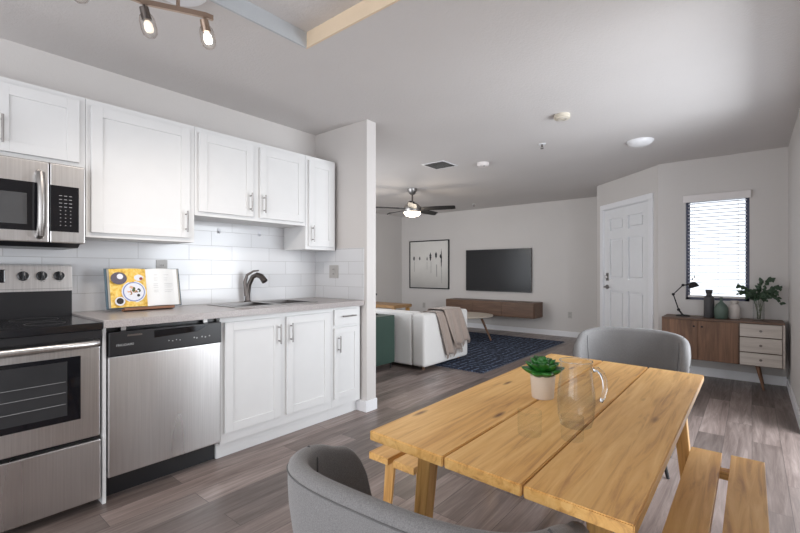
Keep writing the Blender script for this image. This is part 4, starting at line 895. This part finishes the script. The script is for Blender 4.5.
# ------------------------------------------------------------------ tub chairs
def tub_chair(label, loc, rz, A_=0.32, B_=0.30, Hb=0.73, Hf=0.69, SH_=0.43, TMd=104):
    o = thing('tub_chair', label, 'chair', loc, rz)
    TM = math.radians(TMd); T = 0.045; NE = 2/3.0
    def height(th):
        a = abs(th)/TM
        h = Hb-(Hb-Hf)*min(1, a)**2
        if a > 0.70:
            f = (a-0.70)/0.30; h = SH_+0.02+(h-SH_-0.02)*math.sqrt(max(0.0, 1-f**2.4))
        return h
    z0 = SH_-0.08
    def sc(z):
        f = max(0, (z-z0)/(Hb-z0)); return 0.84+0.16*min(1, f*1.35)**0.6
    def pt(th, z, inset=0.0):
        k = sc(z); sx, cx = math.sin(th), math.cos(th)
        x = (A_*k-inset)*math.copysign(abs(sx)**NE, sx); y = -(B_*k-inset)*math.copysign(abs(cx)**NE, cx)
        return (x, y, z)
    P = []; NT_ = 64
    for i in range(NT_+1):
        th = -TM+2*TM*i/NT_; h = max(height(th), SH_+0.04); pr = []
        for k in range(9): pr.append(pt(th, z0+(h-0.022-z0)*k/8))
        for a in (30, 60, 90, 120, 150):
            q = pt(th, h-0.022, T/2-T/2*math.cos(math.radians(a))); pr.append((q[0], q[1], h-0.022+0.022*math.sin(math.radians(a))))
        for k in range(9): pr.append(pt(th, h-0.022-(h-0.022-z0)*k/8, T))
        P.append(pr)
    m = MB(); m.grid(P, close=True); bmesh.ops.holes_fill(m.bm, edges=m.bm.edges)
    sh = m.build('shell', M['greyfab'], o, world=False, smooth='all')
    for sgn in (-1, 1):
        th = sgn*math.radians(70); h = height(th)
        pts = [pt(th, z, T+0.0005) for z in [SH_+0.03+(h-0.03-SH_-0.03)*k/10 for k in range(11)]]
        q = pt(th, h-0.022, T/2); pts += [(q[0], q[1], h+0.0012), pt(th, h-0.018, -0.0005)]
        MB().tube(pts, 0.0030, 6).build('seam', M['seam'], sh, world=False, smooth='all')
    pts = []
    for i in range(61):
        th = (-TM+2*TM*i/60)*0.93; h = height(th); pts.append(pt(th, h-0.024, -0.0008))
    MB().tube(pts, 0.0020, 6).build('piping', M['seam'], sh, world=False, smooth='all')
    k = Matrix.Translation((0, -0.055, 0)) @ Matrix.Diagonal((A_*0.8, 0.2, 1, 1))
    MB().lathe([(0, SH_-0.05), (0.93, SH_-0.05), (0.98, SH_-0.02), (0.96, SH_+0.025), (0.8, SH_+0.045), (0, SH_+0.05)], (0, 0, 0), 44, k).build('seat_cushion', M['greyfab'], o, world=False, smooth='all')
    MB().lathe([(0, z0-0.04), (0.85, z0-0.04), (0.98, z0), (0.98, SH_-0.052), (0, SH_-0.052)], (0, 0, 0), 44, k).build('seat_base', M['greyfab'], o, world=False, smooth='all')
    for sx in (-1, 1):
        for sy in (-1, 1): MB().cyl((sx*A_*0.42, sy*0.10-0.055, z0-0.03), (sx*A_*0.66, sy*0.17-0.055, 0), 0.014, 0.009).build('leg', M['blackmetal'], o, world=False, smooth=True)
    return o
tub_chair('grey upholstered tub chair at the near end of the table, seen from behind', (-0.622, 0.900, 0), math.radians(4), 0.36, 0.305, 0.725, 0.665)
tub_chair('grey upholstered tub chair at the far end of the table, facing it', (-0.585, 2.92, 0), math.radians(186), 0.315, 0.30, 0.795, 0.74)

# ------------------------------------------------------------------ things on the table
PX, PY = -0.585, 1.52
pt = thing('potted_succulent', 'bright green succulent in a small beige pot on the table', 'plant', (PX, PY, TZ))
MB().lathe([(0, 0), (0.036, 0), (0.038, 0.003), (0.044, 0.083), (0.041, 0.084), (0.038, 0.070), (0, 0.068)], (PX, PY, TZ)).build('pot', simple('beige_pot', rgb(206, 192, 176), 0.7, bump=0.1), pt, smooth=True)
MB().lathe([(0, 0.074), (0.0395, 0.074)], (PX, PY, TZ)).build('soil', simple('soil', (0.03, 0.02, 0.015, 1), 0.9), pt)
t = NT('succulent_leaf'); 
t.link(t.ramp(t.noise(t.coords(), 40, 2), [(0.3, rgb(18, 66, 24)), (0.7, rgb(44, 116, 38))]), t.b.inputs['Base Color']); t.b.inputs['Roughness'].default_value = 0.35; gm = t.m
gl = simple('succulent_heart', rgb(120, 178, 60), 0.35, var=0.1, nscale=40)
rr = random.Random(2)
for ring, (n_, el, L_, W_, zz, mm) in enumerate([(8, 4, 0.080, 0.024, 0.083, gm), (8, 20, 0.070, 0.023, 0.090, gm), (7, 38, 0.058, 0.021, 0.097, gm), (6, 56, 0.044, 0.017, 0.104, gm), (5, 72, 0.033, 0.013, 0.110, gl)]):
    for k in range(n_):
        a = 2*PI*k/n_+ring*0.5+rr.uniform(-.12, .12); e_ = math.radians(el+rr.uniform(-6, 6))
        dv = Vector((math.cos(a)*math.cos(e_), math.sin(a)*math.cos(e_), math.sin(e_))); nv = Vector((-math.cos(a)*math.sin(e_), -math.sin(a)*math.sin(e_), math.cos(e_))); sv = dv.cross(nv)
        p0 = Vector((PX, PY, TZ+zz)); L2 = L_*rr.uniform(0.88, 1.1); P = []
        for i in range(9):
            f = i/8; ww = max(0.0012, W_*(math.sin(PI*min(1, f**1.25*0.93+0.07))**0.6)); hh_ = ww*0.42; c_ = p0+dv*L2*f+nv*L2*0.16*f*f
            P.append([c_+sv*ww*math.cos(b_)+nv*(hh_*math.sin(b_)+ww*0.25*abs(math.cos(b_))) for b_ in [2*PI*q_/10 for q_ in range(10)]])
        m = MB(); m.grid(P, close=True); bmesh.ops.holes_fill(m.bm, edges=m.bm.edges); m.build('leaf', mm, pt, smooth='all')
# pitcher
JX, JY = -0.402, 1.305
jp = thing('glass_pitcher', 'empty clear glass pitcher with curved handle beside the succulent', 'pitcher', (JX, JY, TZ))
prof = [(0, 0.0), (0.038, 0.0), (0.043, 0.004), (0.050, 0.03), (0.0535, 0.07), (0.052, 0.105), (0.0465, 0.14), (0.0445, 0.165), (0.046, 0.192)]
inner = [(r-0.0022, z) for r, z in prof[::-1] if z > 0.02]
MB().lathe(prof+[(0.045, 0.1935)]+inner, (JX, JY, TZ+0.0005), 48).build('body', M['glass'], jp, smooth=True)
dirh = Vector((0.95, 0.32, 0)).normalized()
hp = [Vector((JX, JY, TZ))+dirh*r+Vector((0, 0, z)) for r, z in ((0.0455, 0.168), (0.058, 0.172), (0.070, 0.160), (0.077, 0.14), (0.078, 0.115), (0.073, 0.092), (0.067, 0.078))]
MB().tube(hp, [0.007, 0.0075, 0.0075, 0.007, 0.0065, 0.006, 0.0055], 12).build('handle', M['solidglass'], jp, smooth='all')
MB().tube([(JX+0.0455*math.cos(a_*PI/16), JY+0.0455*math.sin(a_*PI/16), TZ+0.193) for a_ in range(33)], 0.0013, 8).build('rim', M['solidglass'], jp, smooth='all')
for x, y, lab, h_, r_ in ((-0.378, 1.195, 'low clear glass tumbler on the table, the one right by the pitcher base', 0.062, 0.030), (-0.482, 1.155, 'low clear glass tumbler on the table, farther left of the pitcher', 0.066, 0.033)):
    q = MB().lathe([(0, 0), (r_*0.93, 0), (r_*0.96, 0.003), (r_, h_), (r_-0.0018, h_+0.0005), (r_-0.002, h_-0.008)], (x, y, TZ+0.0005), 36).build('glass_tumbler', M['thinglass'], smooth=True)
    tag(q, lab, 'glass', 'clear tumblers on the table')
